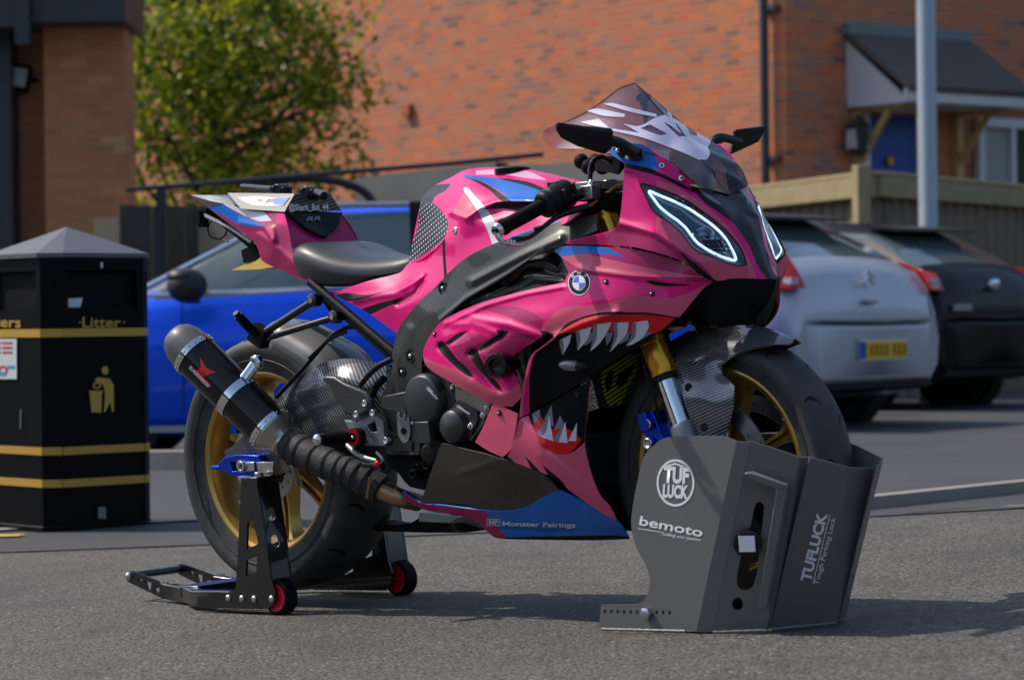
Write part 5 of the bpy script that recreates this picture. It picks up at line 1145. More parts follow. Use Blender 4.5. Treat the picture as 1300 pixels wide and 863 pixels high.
tank = panel('fuel_tank', [(533, 262), (536, 250), (547, 239), (558, 232), (571, 226), (590, 216), (610, 213), (632, 212.5), (650, 213), (668, 215), (700, 221), (742, 232), (746, 262), (720, 282), (700, 290), (665, 303), (626, 312), (600, 325), (579, 342), (568, 352), (566, 330), (565, 303), (553, 316), (533, 331), (519, 334), (521, 322), (528, 285)], sTK, 'pink', bike, mirror='join', step=5, decals=[
    ([(604, 217), (630, 215), (654, 215), (675, 219), (695, 229), (667, 226), (640, 222), (604, 222)], 'pale sheen'),  # whitish sheen of the tank top, painted into the colour
    ([(586, 221), (604, 222), (640, 223), (670, 228), (695, 240), (693, 244), (667, 235), (640, 229), (620, 227), (604, 225)], 'pink'),
    ([(586, 221), (604, 223.5), (630, 226.5), (667, 234), (693, 243), (687, 256), (649, 256.5), (637, 244.5), (611, 230), (589, 225)], 'paint blue'),
    ([(589, 225), (604, 228), (620, 235), (638, 247), (650, 257), (638, 256), (620.5, 241), (604, 231)], 'ink'),
    ([(630, 226), (650, 227.5), (672, 231.5), (693, 240), (693, 245), (667, 235.5), (645, 230)], 'ink'),
    ([(588, 245), (596, 256), (606, 266), (592, 277), (574, 270)], 'rose'),
    ([(588, 238), (593, 238), (604, 250), (615, 262), (628, 281), (634, 300), (636, 310), (625, 310), (619, 293), (607, 269), (589, 243)], 'tooth grey'),
    ([(613, 266), (630, 257), (649, 256.5), (690, 256), (700, 262), (665, 268), (640, 265)], 'ink'),  # dark of the recess under the ledge, painted in
    ([(648, 300), (690, 286), (712, 280), (712, 292), (665, 305), (646, 308)], 'paint blue'),
    ([(533, 264), (535, 250), (547, 238), (552, 235), (573, 233), (566, 242), (558, 246), (552, 250), (549, 258), (540, 257.5)], 'gloss black'),
    ([(532.5, 264), (539, 257.5), (550, 258.5), (561, 268.6), (568.6, 281.6), (568, 292), (564, 302), (548, 316), (522, 333), (517, 332), (520, 318), (524, 307.6), (530.6, 285)], 'tank grip')])
fb = MB()
for px_, py_ in ((578.5, 293),):
    c = Vector(sTK([(px_, py_)])[0]); fb.lathe(c + Vector((0, .001, 0)), (.0, -1, .2), [(0, 0), (0, .008), (.003, .008), (.005, .005), (.003, .004), (.003, 0)], 'steel', seg=18)
fb.build('fastener', tank)
cap = MB(); q = PV(650, 213, 0); cap.lathe(q + Vector((0, 0, -.012)), (0, 0, 1), [(0, 0), (0, .042), (.010, .042), (.014, .036), (.014, .0)], 'gloss black', seg=36); cap.build('filler_cap', tank)
sSC = Sheet([(415, 371, .122), (436, 368, .130), (466, 358, .128), (508, 347, .106), (519, 334, .092), (533, 331, .105), (553, 317, .135), (565, 303, .152), (568, 348, .173), (550, 367, .170), (522, 396, .163), (504, 422, .150), (470, 398, .142), (440, 382, .134), (490, 375, .150), (530, 360, .15)], ridges=[([(450, 380), (500, 372), (535, 352)], 5, .006), ([(505, 385), (528, 372), (540, 352)], 4, -.008), ([(512, 366), (540, 348)], 4, .004)])
panel('side_cover', [(413, 371), (425, 370), (436, 367), (466, 357), (508, 346), (519, 334), (533, 331), (553, 317), (565, 303), (567, 330), (568, 351), (550, 370), (535, 384), (522, 398), (512, 411), (504, 423), (470, 399), (440, 382)], sSC, 'pink', bike, mirror='sep', step=5, decals=[
    ([(561, 306), (570, 299), (571, 350), (564, 356)], 'ink'), ([(421, 377), (437, 372), (465, 374), (493, 369), (466, 378), (447, 382), (430, 382)], 'ink'), ([(456, 393), (484, 384), (511, 378), (511, 382), (490, 390), (469, 400)], 'ink'), ([(505, 383), (519, 375), (530, 362), (534, 352), (530, 368), (520, 382)], 'magenta')])
# frame
sFR = Sheet([(755, 272, .160), (700, 287, .188), (660, 300, .197), (626, 310, .198), (600, 340, .197), (579, 338, .190), (550, 369, .183), (522, 397, .172), (505, 425, .162), (498, 460, .162), (485, 502, .158), (487, 561, .158), (515, 577, .162), (532, 577, .166), (535, 520, .170), (535, 455, .182), (541, 437, .188), (564, 406, .200), (592, 381, .206), (634, 356, .209), (678, 325, .208), (718, 308, .204), (758, 293, .175), (550, 400, .196), (515, 440, .172), (512, 520, .168)],
            ridges=[([(600, 357), (633, 340), (668, 322), (712, 302)], 5, .008), ([(560, 405), (592, 378), (640, 350), (690, 318)], 3, .004), ([(520, 420), (508, 450), (506, 500)], 8, .004)])
fr = panel('frame', [(626, 310), (660, 298), (700, 285), (755, 272), (758, 293), (718, 309), (678, 325), (655, 342), (634, 356), (592, 381), (564, 406), (550, 422), (541, 437), (536, 455), (535, 480), (535, 520), (534, 549), (532, 577), (515, 577), (491, 575), (487, 561), (482, 540), (485, 502), (493, 485), (498, 471), (497, 455), (503, 425), (510, 410), (522, 395), (535, 380), (550, 367), (579, 337), (600, 322)], sFR, 'carbon frame', bike, mirror='sep', step=5)
for px_, py_, r_ in ((563, 366, .011), (522, 452, .012), (511, 472, .009)):
    ff = MB(); c = Vector(sFR([(px_, py_)])[0]); ff.lathe(c + Vector((0, .004, 0)), (0, -1, 0), [(0, 0), (0, r_ * 1.35), (.006, r_ * 1.35), (.006, r_), (.003, r_ * .9), (.005, r_ * .55), (.005, 0)], 'plastic black', seg=20); ff.ball(c + Vector((0, -.002, 0)), r_ * .5, 'steel', 10, 6); ff.build('frame_bolt', fr)
ff = MB(); c1 = Vector(sFR([(513.5, 535)])[0])
pl_ = [c1 + Vector((.021 * math.cos(t), -.004, .034 * math.sin(t) + (.016 if math.sin(t) > 0 else -.016))) for t in [2 * math.pi * k / 24 for k in range(24)]]
ff.prism(pl_, (0, .008, 0), 'alloy grey'); ff.lathe(c1 + Vector((0, -.004, .016)), (0, -1, 0), [(0, 0), (0, .013), (.004, .013), (.004, .008), (-.004, .006), (-.004, 0)], 'steel', seg=6)
ff.lathe(c1 + Vector((0, -.004, -.022)), (0, -1, 0), [(0, 0), (0, .008), (.003, .008), (.003, 0)], 'matte black', seg=12)
ff.build('pivot_plate', fr)
# intake trim between frame and fairing
sIN = Sheet([(564, 407, .186), (592, 383, .184), (634, 358, .180), (678, 327, .176), (712, 322, .175), (722, 346, .184), (715, 361, .194), (666, 371, .196), (618, 384, .194), (582, 398, .190), (660, 350, .172)], ridges=[([(600, 388), (640, 370), (680, 353), (716, 357)], 5, .008), ([(640, 354), (668, 333), (690, 330), (706, 340)], 5, .008), ([(625, 372), (660, 356)], 5, -.006)])
panel('intake_trim', [(560, 411), (592, 380), (634, 354), (655, 340), (678, 323), (700, 315), (714, 322), (726, 346), (720, 364), (666, 374), (618, 387), (582, 401)], sIN, 'gloss black', bike, mirror='sep')
# seat
st = MB(); rows = []
prof = [  # x, halfwidth, z centre top, z shoulder, z bottom
    (.168, .085, .872, .868, .846), (.180, .118, .893, .889, .838), (.205, .136, .901, .897, .818), (.245, .146, .899, .893, .800), (.290, .149, .886, .876, .788), (.340, .143, .870, .857, .784), (.395, .128, .857, .843, .784), (.450, .108, .850, .836, .790), (.500, .086, .849, .836, .800), (.535, .072, .852, .842, .815), (.548, .060, .848, .838, .822)]
for x, hw, zt, zs, zb in prof:
    ring = [(0, zt + .0), (hw * .35, zt), (hw * .62, (zt * .6 + zs * .4) + .002), (hw * .82, zs), (hw * .95, zs - .012), (hw * 1.0, zs - .032), (hw * .985, (zs + zb) / 2 - .01), (hw * .93, zb + .006), (hw * .88, zb), (hw * .4, zb), (0, zb)]
    full = [Vector((x, -y, z)) for y, z in ring] + [Vector((x, y, z)) for y, z in ring[-2:0:-1]]
    rows.append(full)
st.grid(rows, 'leather', close_v=True); n_ = len(rows[0]); st.f += [tuple(range(n_))[::-1], tuple(len(st.v) - n_ + k for k in range(n_))]; st.m += [0, 0]
seat = st.build('seat', bike, sharp=75); sb = seat.modifiers.new('sub', 'SUBSURF'); sb.levels = 2; sb.render_levels = 2
# tail
sTL = Sheet([(262, 253, .03), (277, 255, .045), (301, 263, .068), (330, 268, .08), (361, 271, .095), (366, 290, .108), (372, 313, .118), (376, 332, .13), (398, 359, .14), (375, 351, .118), (350, 339, .102), (333, 331, .092), (329, 318, .090), (322, 307, .085), (303, 292, .072), (283, 276, .052), (266, 264, .033), (340, 300, .110), (345, 320, .112), (320, 280, .085), (346, 287, .108)], ridges=[([(305, 283), (337, 288), (346, 303)], 4, .004), ([(330, 300), (355, 318), (390, 352)], 5, .006), ([(345, 290), (348, 305)], 4, .006)])
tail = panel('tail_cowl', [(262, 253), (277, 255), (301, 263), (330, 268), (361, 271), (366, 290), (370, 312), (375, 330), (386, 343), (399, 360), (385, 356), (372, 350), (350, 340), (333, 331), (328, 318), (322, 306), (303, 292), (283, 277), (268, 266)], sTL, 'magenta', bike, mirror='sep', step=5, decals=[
    ([(262, 252), (276, 255), (300, 270), (322, 280), (337, 286), (315, 288), (300, 284), (280, 272), (266, 266)], 'paint blue'),
    ([(273, 253), (301, 261), (330, 266), (345, 280), (330, 281), (315, 276), (295, 266)], 'tooth grey'),  # whitish light reflection along the tail, put into the colour
    ([(335, 289), (349, 286), (348, 300), (346, 305)], 'rose'), ([(361, 269), (352, 270), (350, 283), (362, 286), (367, 284)], 'pink')])
sTF = Sheet([(361, 272, .095), (377, 272, .05), (393, 272, 0), (402, 290, 0), (411, 305, 0), (370, 313, .118), (366, 292, .108), (385, 295, .06)])
tf = panel('tail_hump', [(361, 271), (377, 271), (393, 271), (402, 289), (412, 306), (390, 312), (370, 314), (366, 290)], sTF, 'magenta', bike, mirror='join', step=5)
sTFp = Sheet([(361, 272, .095), (377, 272, .05), (393, 272, 0), (402, 290, 0), (411, 305, 0), (370, 313, .118), (366, 292, .108), (385, 295, .06)])
class Off:
    def __init__(s, b, v): s.b = b; s.v = np.array(v)
    def __call__(s, P, off=0.): return s.b(P, off) + s.v
pad = panel('hump_pad', [(362, 273), (378, 273), (393, 273), (402, 288), (410, 302), (404, 301), (397, 297), (390, 294), (383, 290), (373, 281)], Off(sTF, (.010, 0, .004)), 'plastic black', tf, mirror='join', thick=.012, step=4)
# seat-hump carbon cap
A = PV(289, 245, -.052); B = PV(374, 246, -.060); C_ = PV(361, 269, -.097); D = PV(306, 265, -.088); E_ = PV(291, 253, -.062); Fr = PV(393, 244, 0)
top = [A, B, C_, D, E_]; cp = MB()
cp.hull([p for q in top for p in (q, Vector((q.x, -q.y, q.z)))] + [A + Vector((.02, .05, -.015))], 'carbon cap'); capo = cp.build('hump_cap', tf, sharp=20)
gf = MB(); pr_ = Plane(A, B, C_); poly_on(pr_, [(300, 250), (330, 249), (352, 251), (368, 249), (360, 261), (340, 262), (318, 260)], 'tooth dark', gf, .002, True, hole=[(325, 254), (345, 253), (352, 256), (340, 258)])
poly_on(pr_, [(346, 252), (368, 250), (360, 260), (348, 259)], 'paint blue', gf, .003); poly_on(pr_, [(335, 251), (342, 251), (334, 260), (331, 260)], 'white ink', gf, .003); gf.build('cap_graphic', capo, fix=False)
tl = MB(); B2 = Vector((B.x, -B.y, B.z)); pf = Plane(B, C_, B2)
text_fit('@Shark_Boi_44', pf, (367, 267), (417, 266.5), 8, 'white ink', tl, .004, bold=.02); tl.build('tail_lettering', capo, fix=False)
te = MB(); text_fit('RR', Off(sTF, (.013, 0, .004)), (384, 283), (403, 282), 5, 'alloy grey', te, .002, bold=.03, shear=.3); te.build('pad_emblem', pad, fix=False)
# tail fin
tl_ = MB(); tl_.hull([PV(242, 247.5, 0), PV(268, 248, -.035), PV(292, 252, -.05), PV(300, 262, -.06), PV(266, 255, -.045), PV(267, 266, -.030), PV(256, 258, -.015)] + [PV(268, 248, -.035) * 1.0 + Vector((0, .07, 0)), PV(292, 252, .05), PV(300, 262, .06), Vector((PV(267, 266, -.03).x, .03, PV(267, 266, -.03).z))], 'alloy grey'); tl_.build('tail_light_fin', bike, sharp=15)
# camera bar on the hump
cb = MB(); b0 = PV(307, 237, .06); b1 = PV(346, 240, -.01); cb.tube([b0, b1], .0075, 'gloss black', seg=14, smooth=False)
cb.tube([PV(400, 245, .0), PV(412, 249, -.03)], .011, 'gloss black', seg=16, smooth=False)
for px_, py_ in ((357, 240), (393, 243)):
    q = PV(px_, py_, 0); cb.box(q + Vector((0, 0, -.006)), (.05, .03, .026), 'plastic black', rot=Matrix.Rotation(.15, 3, 'Y')); cb.lathe(q + Vector((0, -.018, -.004)), (0, 1, 0), [(0, .010), (0, .017), (.036, .017), (.036, .010)], 'gloss black', seg=20, closed=True)
cb.build('camera_bar', bike, bevel=.003)
# undertail: rails, plate bracket, strap ring
ut = MB()
ut.tube([PV(256, 272, -.02), PV(290, 288, -.03), PV(320, 308, -.04)], .006, 'alloy grey', seg=8, smooth=False)
ut.tube([PV(262, 268, .0), PV(300, 296, .01), PV(332, 322, .01)], .009, 'matte black', seg=8, smooth=False)
ut.box(PV(254, 276, -.02), (.03, .03, .03), 'matte black'); ut.box(PV(258, 280, -.02), (.02, .02, .035), 'matte black')
ut.tube([PV(276 + 12 * math.cos(t), 291 + 12.5 * math.sin(t), -.01) for t in [2 * math.pi * k / 20 for k in range(20)]], .0022, 'plastic black', seg=6, closed=True)
ut.tube([PV(268, 302, -.01), PV(280, 304, -.01), PV(290, 307, -.02)], .0022, 'plastic black', seg=6)
ut.hull([PV(306, 318, s) for s in (-.04, .04)] + [PV(322, 310, s) for s in (-.04, .04)] + [PV(332, 330, s) for s in (-.04, .04)] + [PV(309, 334, s) for s in (-.04, .04)], 'matte black')
ut.build('plate_hanger', bike)
up = MB(); up.prism([PV(294, 343, -.03), PV(330, 327, -.04), PV(352, 340, -.05), PV(330, 342, -.05)], (0, .1, 0), 'brass'); up.build('undertail_plate', bike)
# subframe and hangers
sf = MB()
sf.tube([PV(394, 358, -.135), PV(430, 388, -.138), PV(512, 458, -.138)], .011, 'plastic black', seg=10, smooth=False)
sf.tube([PV(404, 372, -.125), PV(440, 405, -.13), PV(500, 458, -.13)], .006, 'plastic black', seg=8, smooth=False)
sf.hull([PV(398, 366, s) for s in (-.13, .1)] + [PV(428, 410, s) for s in (-.13, .1)] + [PV(436, 392, s) for s in (-.13, .1)] + [PV(404, 355, s) for s in (-.13, .1)], 'matte black')
sf.tube([PV(394, 358, .135), PV(430, 388, .14), PV(492, 440, .15)], .011, 'plastic black', seg=10, smooth=False)
sf.build('subframe', bike)
hg = MB(); e0 = PV(330, 426, -.20)
hg.tube([PV(400, 381, -.15), e0 + Vector((.01, 0, .004))], .0095, 'stand black', seg=10, smooth=False)
hg.tube([PV(427, 402, -.15), e0 + Vector((.004, 0, -.01))], .0085, 'stand black', seg=10, smooth=False)
for p in ((400, 381), (427, 402)):
    q = PV(*p, -.15); hg.lathe(q + Vector((0, .01, 0)), (0, -1, 0), [(0, 0), (0, .016), (.022, .016), (.024, .013), (.024, 0)], 'stand black', seg=18); hg.lathe(q + Vector((0, -.013, 0)), (0, -1, 0), [(0, 0), (0, .008), (.004, .007), (.004, 0)], 'chrome', seg=6)
hg.box(e0, (.05, .03, .045), 'matte black', rot=Matrix.Rotation(.5, 3, 'Y'))
hg.build('peg_hanger', bike)
pg = MB(); a, b = e0 + Vector((-.005, -.01, .005)), PV(299, 397, -.27); pg.tube([a, b], [.010, .008], 'plastic black', seg=12, smooth=False)
for k in range(8): q = a.lerp(b, .25 + .085 * k); pg.tube([q, q + (b - a).normalized() * .003], .0125, 'matte black', seg=12, smooth=False)
pg.build('pillion_peg', bike)
hs = MB(); hs.tube([PV(351, 504, -.16), PV(380, 473, -.15), PV(400, 450, -.14), PV(412, 436, -.13), PV(424, 424, -.12), PV(445, 415, -.11), PV(470, 420, -.1)], .0055, 'plastic black', seg=10)
hs.tube([PV(392, 455, -.16), PV(407, 441, -.15), PV(420, 430, -.14), PV(440, 421, -.13)], .004, 'plastic black', seg=8); hs.build('cable', bike)
hs = MB(); hs.tube([PV(458, 488, -.18), PV(467, 477, -.19), PV(480, 465, -.19), PV(497, 456, -.18)], .007, 'plastic black', seg=10); hs.tube([PV(472, 502, -.18), PV(478, 490, -.18), PV(488, 480, -.18)], .009, 'matte black', seg=10); hs.build('cable', bike)

# ---------------------------------------------------------------- swingarm, hugger, axle adjuster
sSA = Sheet([(284, 575, .128), (300, 562, .132), (345, 604, .122), (310, 598, .124), (378, 588, .128), (345, 510, .138), (375, 483, .145), (423, 457, .140), (463, 458, .130), (487, 465, .12), (440, 520, .172), (400, 520, .160), (487, 545, .150), (470, 500, .155), (430, 480, .165), (400, 490, .155), (445, 550, .16)], ridges=[([(345, 530), (385, 498), (430, 480), (470, 490)], 9, .006), ([(380, 540), (430, 515)], 8, -.005)])
sa = panel('swingarm', [(284, 573), (300, 562), (320, 540), (345, 508), (360, 495), (375, 482), (398, 466), (423, 457), (445, 455), (463, 458), (490, 462), (490, 520), (487, 560), (445, 556), (405, 566), (378, 588), (345, 604), (310, 599), (290, 583)], sSA, 'carbon arm', bike, mirror='sep', step=6, thick=.03)
hu = MB(); rows = []
for k in range(19):
    an = R(90 - 58 * k / 18); rr = .338 + .004 * math.sin(k * .6); wd = .095 if k > 3 else .06 + .035 * k / 4
    rows.append([REAR + Vector((rr2 * math.cos(an), y, rr2 * math.sin(an))) for y, rr2 in ((-wd, rr - .05), (-wd * .98, rr - .022), (-wd * .8, rr + .001), (-wd * .45, rr + .012), (0, rr + .016), (wd * .45, rr + .012), (wd * .8, rr + .001), (wd * .98, rr - .022), (wd, rr - .05))])
hu.grid(rows, 'hugger grey'); h_ = hu.build('rear_hugger', bike, sharp=50); s_ = h_.modifiers.new('t', 'SOLIDIFY'); s_.thickness = .003
ab = MB(); q = PV(303, 592, -.15)
ab.prism([PV(x, y, -.158) for x, y in ((277, 588), (285, 580), (300, 577), (328, 578), (331, 585), (331, 604), (318, 607), (290, 603), (284, 598), (277, 599))], (0, .025, 0), 'anodised blue', holes=[[PV(x, y, -.158) for x, y in ((292, 586), (320, 586), (322, 598), (294, 598))]])
ab.tube([PV(270, 593, -.15), PV(284, 593, -.15)], .006, 'anodised blue', seg=10, smooth=False)
ab.build('chain_adjuster', bike, bevel=.0015)
an_ = MB(); q = PV(308, 592, -.165); an_.lathe(q + Vector((0, .02, 0)), (0, -1, 0), [(0, 0), (0, .020), (.012, .020), (.012, .015), (.028, .014), (.028, .008), (.012, .007), (.012, 0)], 'steel', seg=8)
an_.box(PV(318, 592, -.16), (.04, .012, .022), 'steel'); an_.box(PV(315, 606, -.16), (.06, .012, .008), 'chrome'); an_.build('axle_nut', bike, bevel=.001)
bl = MB(); bl.lathe(PV(304, 544, -.13), (0, -1, 0), [(0, 0), (0, .012), (.02, .012), (.02, 0)], 'anodised blue', seg=16); bl.build('caliper_bolt', bike); bl = MB(); bl.tube([PV(372, 590, -.12), PV(380, 615, -.10)], .008, 'steel', seg=8); bl.build('brake_line', bike)

# ---------------------------------------------------------------- exhaust
E0 = PV(237, 440, -.275); E1 = PV(352, 553, -.205); ea = (E1 - E0).normalized(); L = (E1 - E0).length; ex = empty('exhaust'); ex.parent = bike
c = MB(); c.lathe(E0, ea, [(.025, .0565), (L - .025, .0565)], 'gloss black', seg=56); can = c.build('canister', ex)
c = MB(); c.lathe(E0, ea, [(-.030, .018), (-.044, .022), (-.046, .033), (-.036, .043), (-.012, .053), (.028, .0575)], 'carbon cap', seg=48)
c.lathe(E0, ea, [(-.03, .02), (.03, .019)], 'matte black', seg=24); c.build('end_cap', ex)
c = MB()
for t0, wd in ((.022, .016), (L * .535, .022), (L - .034, .016)):
    c.lathe(E0 + ea * t0, ea, [(0, .0567), (0, .0595), (wd, .0595), (wd, .0567)], 'chrome', seg=56, closed=True)
u = ea.orthogonal().normalized(); v = ea.cross(u)
for t0 in (.030, L - .026):
    for k in range(20):
        an = 2 * math.pi * k / 20; c.ball(E0 + ea * t0 + (u * math.cos(an) + v * math.sin(an)) * .0597, .0026, 'alloy grey', 8, 5)
c.build('steel_band', ex)
c = MB(); c.lathe(E0 + ea * L, ea, [(-.018, .0565), (-.014, .0568), (.0, .046), (.018, .032), (.03, .030)], 'steel', seg=40); c.lathe(E0 + ea * (L + .02), ea, [(0, .0315), (.0, .034), (.05, .034), (.05, .0315)], 'burnt steel', seg=36, closed=True)
for q_ in (.02, .058): c.lathe(E0 + ea * (L + q_), ea, [(0, .034), (0, .037), (.006, .037), (.006, .034)], 'steel', seg=36, closed=True)
c.build('link_pipe', ex)
c = MB(); hb = PV(324, 463, -.215); c.tube([PV(310, 482, -.24), hb], [.014, .014], 'chrome', seg=12, flat=.5); c.lathe(hb + Vector((0, .01, .004)), (0, -1, 0), [(0, 0), (0, .019), (.012, .019), (.016, .015), (.016, .007), (.01, .006), (.01, 0)], 'chrome', seg=24); c.build('hanger_strap', ex)
ps = [(366, 564, -.197), (385, 574, -.193), (405, 584, -.188), (425, 592, -.182), (447, 601, -.172), (468, 612, -.158), (484, 621, -.146)]
pts = [PV(*p) for p in ps]; c = MB(); sp, _ = spline([Vector(p) for p in pts], .04, sub=16); rr = []
Ls = np.cumsum([0] + [(sp[i + 1] - sp[i]).length for i in range(len(sp) - 1)])
for i, s_ in enumerate(Ls): rr.append(.0395 - .006 * s_ / Ls[-1] + .0036 * ((s_ / .033 + .35 * math.sin(s_ * 31)) % 1.))
c.tube(sp, rr, 'heat wrap', seg=28, smooth=False); c.build('wrapped_pipe', ex, sharp=60)
c = MB(); c.tube([PV(480, 619, -.147), PV(497, 627, -.135), PV(512, 633, -.12), PV(530, 637, -.07)], [.026, .024, .022, .022], 'burnt steel', seg=20)
c.tube([PV(470, 606, -.19), PV(466, 632, -.18)], .004, 'burnt steel', seg=8); c.build('header_pipe', ex)
mk_ = MB(); sE = OnMesh(can)
poly_on(sE, [(254, 453), (262, 467), (274, 473), (268, 474), (258, 478), (268, 488), (262, 490), (249, 478), (240, 464), (250, 470), (255, 466)], 'paint red', mk_, .0016, False)
text_fit('BLACKWIDOW', sE, (239.5, 467), (264, 492.5), 4.2, 'white ink', mk_, .0016, bold=.02); mk_.build('maker_mark', can, fix=False)

# ---------------------------------------------------------------- engine and rearsets
en = MB()
en.prism([PV(x, y, -.13) for x, y in ((500, 430), (560, 415), (660, 420), (690, 470), (690, 560), (660, 600), (560, 600), (535, 595), (515, 575), (498, 560))], (0, .26, 0), 'matte black')
en.build('engine_block', bike, bevel=.006)
ec = MB(); c0 = PV(551, 506, -.15)
ec.lathe(c0 + Vector((0, .03, 0)), (0, -1, 0), [(0, .085), (.03, .085), (.042, .080), (.046, .074), (.046, .062), (.066, .060), (.074, .054), (.080, .030), (.081, 0)], 'cover grey', seg=48)
for k in range(7):
    an = 2 * math.pi * k / 7 + .3; q = c0 + Vector((.079 * math.cos(an), -.012, .079 * math.sin(an))); ec.lathe(q, (0, -1, 0), [(-.02, 0), (-.02, .010), (.004, .009), (.004, 0)], 'cover grey', seg=12); ec.lathe(q + Vector((0, -.003, 0)), (0, -1, 0), [(0, 0), (0, .0055), (.005, .005), (.005, 0)], 'chrome', seg=8)
ec.prism([c0 + Vector((x, -.045, z)) for x, z in ((-.045, .02), (-.12, .012), (-.132, .0), (-.125, -.018), (-.05, -.03))], (0, .015, 0), 'cover grey')
ec.prism([c0 + Vector((x, -.050, z)) for x, z in ((-.02, -.05), (.025, -.05), (.03, -.10), (-.01, -.10))], (0, .02, 0), 'cover grey')
eco = ec.build('clutch_cover', bike, bevel=.002)
lb = MB(); sG = OnMesh(eco); text_fit('GBRacing', sG, (541, 493), (554.5, 507.5), 3.6, 'grey ink', lb, .0018, bold=.02); lb.build('maker_plate', eco, fix=False)
eg = MB(); eg.prism([PV(x, y, -.175) for x, y in ((578, 488), (600, 497), (622, 511), (624, 520), (612, 540), (598, 560), (588, 556), (584, 520), (577, 505))], (0, .06, 0), 'engine metal')
for px_, py_ in ((580, 489), (617, 519), (612, 528)):
    eg.lathe(PV(px_, py_, -.182), (0, -1, 0), [(-.02, 0), (-.02, .009), (0, .009), (0, .005), (.004, .005), (.004, 0)], 'steel', seg=12)
eg.build('side_case', bike, bevel=.005)
e2 = MB(); c0 = PV(577, 541, -.19)
e2.lathe(c0 + Vector((0, .03, 0)), (0, -1, 0), [(0, .042), (.03, .041), (.042, .036), (.050, .022), (.052, 0)], 'cover grey', seg=40)
e2.prism([PV(x, y, -.185) for x, y in ((574, 517), (580, 508), (605, 522), (607, 532), (598, 552), (585, 556), (570, 530))], (0, .03, 0), 'cover grey')
for px_, py_ in ((596.5, 541), (570, 528)): e2.lathe(PV(px_, py_, -.19), (0, -1, 0), [(-.01, 0), (-.01, .009), (.0, .009), (0, .005), (.005, .005), (.005, 0)], 'chrome', seg=10)
e2o = e2.build('pulse_cover', bike, bevel=.002)
lb = MB(); text_fit('GBRacing', OnMesh(e2o), (579, 516), (596, 526.5), 3.2, 'grey ink', lb, .0018, bold=.02); lb.build('maker_plate', e2o, fix=False)
e3 = MB(); c0 = PV(545, 575, -.165)
e3.lathe(c0 + Vector((0, .03, 0)), (.2, -1, 0), [(0, .032), (.03, .030), (.040, .02), (.042, 0)], 'plastic black', seg=30)
e3.prism([PV(x, y, -.17) for x, y in ((537, 560), (548, 556), (560, 560), (556, 580), (546, 588), (536, 580))], (0, .04, 0), 'plastic black')
for px_, py_, r_ in ((540, 590, .013), (528, 593, .009), (538, 555, .01), (553, 551, .008), (524, 602, .012)):
    e3.lathe(PV(px_, py_, -.165), (0, -1, 0), [(-.03, 0), (-.03, r_), (0, r_), (.002, r_ * .6), (-.005, r_ * .5), (-.005, 0)], 'matte black', seg=14)
e3.prism([PV(x, y, -.14) for x, y in ((488, 577), (520, 580), (550, 590), (545, 610), (538, 622), (520, 618), (512, 610), (505, 600), (490, 590))], (0, .2, 0), 'matte black')
e3.build('water_pump', bike, bevel=.002)
cs = MB(); a = PV(655, 462, -.17); b = PV(629, 464, -.285); d_ = (b - a).normalized(); L2 = (b - a).length
cs.lathe(a, d_, [(0, 0), (0, .013), (L2 * .5, .013), (L2 * .5, .024), (L2 * .62, .030), (L2 * .9, .030), (L2, .025), (L2, .016), (L2 * .9, .014), (L2 * .88, 0)], 'gloss black', seg=36); cs.build('crash_slider', bike)
cr = MB(); cr.tube([PV(663, 430, -.15), PV(660, 455, -.15), PV(668, 480, -.14), PV(672, 505, -.12)], .016, 'engine metal', seg=16); cr.tube([PV(650, 445, -.13), PV(664, 470, -.13), PV(655, 500, -.12)], .012, 'alloy grey', seg=14); cr.build('coolant_pipe', bike)
# rearset
rs = MB(); rs.prism([PV(x, y, -.195) for x, y in ((407, 482), (412, 477), (424, 478), (436, 486), (463, 497), (471, 508), (469, 521), (454, 530), (436, 525), (423, 500), (416, 488))], (0, .016, 0), 'heel black'); rs.build('heel_guard', bike, bevel=.005)
rb = MB(); rb.prism([PV(x, y, -.185) for x, y in ((437, 533), (452, 536), (475, 525), (486, 535), (489, 566), (466, 566), (448, 556))], (0, .016, 0), 'alloy grey', holes=[[PV(x, y, -.185) for x, y in ((466, 540), (476, 534), (479, 548), (470, 548))], [PV(x, y, -.185) for x, y in ((448, 545), (456, 543), (459, 552), (452, 552))]])
for px_, py_ in ((463, 512), (452, 526), (473, 524), (490, 559)): rb.lathe(PV(px_, py_, -.20), (0, -1, 0), [(-.01, 0), (-.01, .0085), (.003, .0085), (.004, .006), (.001, .004), (.001, 0)], 'chrome', seg=16)
rb.prism([PV(x, y, -.17) for x, y in ((472, 525), (482, 530), (495, 548), (523, 560), (523, 572), (500, 574), (487, 566), (484, 548), (476, 540))], (0, .012, 0), 'stand black')
rb.build('rearset_bracket', bike, bevel=.003)
fp = MB(); a = PV(455, 554, -.19); b = PV(403, 558, -.305); fp.tube([a, b], [.0145, .013], 'gloss black', seg=16, smooth=False)
for k in range(7): q = a.lerp(b, .35 + .08 * k); fp.tube([q, q.lerp(b, .06)], .0165, 'matte black', seg=14, smooth=False)
fp.ball(b, (.014, .010, .014), 'chrome', 14, 8); fp.build('foot_peg', bike)
rg = MB(); q = PV(449, 555, -.215); rg.lathe(q, (0, -1, 0), [(-.02, 0), (-.02, .022), (.0, .022), (.0, 0)], 'gloss black', seg=28); rg.lathe(q, (0, -1, 0), [(0, .011), (.004, .011), (.004, .020), (0, .020)], 'anodised red', seg=28, closed=True); rg.ball(q + Vector((0, -.003, 0)), .005, 'steel', 10, 6); rg.build('peg_collar', bike)
bpd = MB(); bpd.tube([PV(441, 565, -.2), PV(452, 575, -.21), PV(463, 581, -.215), PV(478, 585, -.215)], [.006, .0075, .007, .006], 'alloy grey', seg=10)
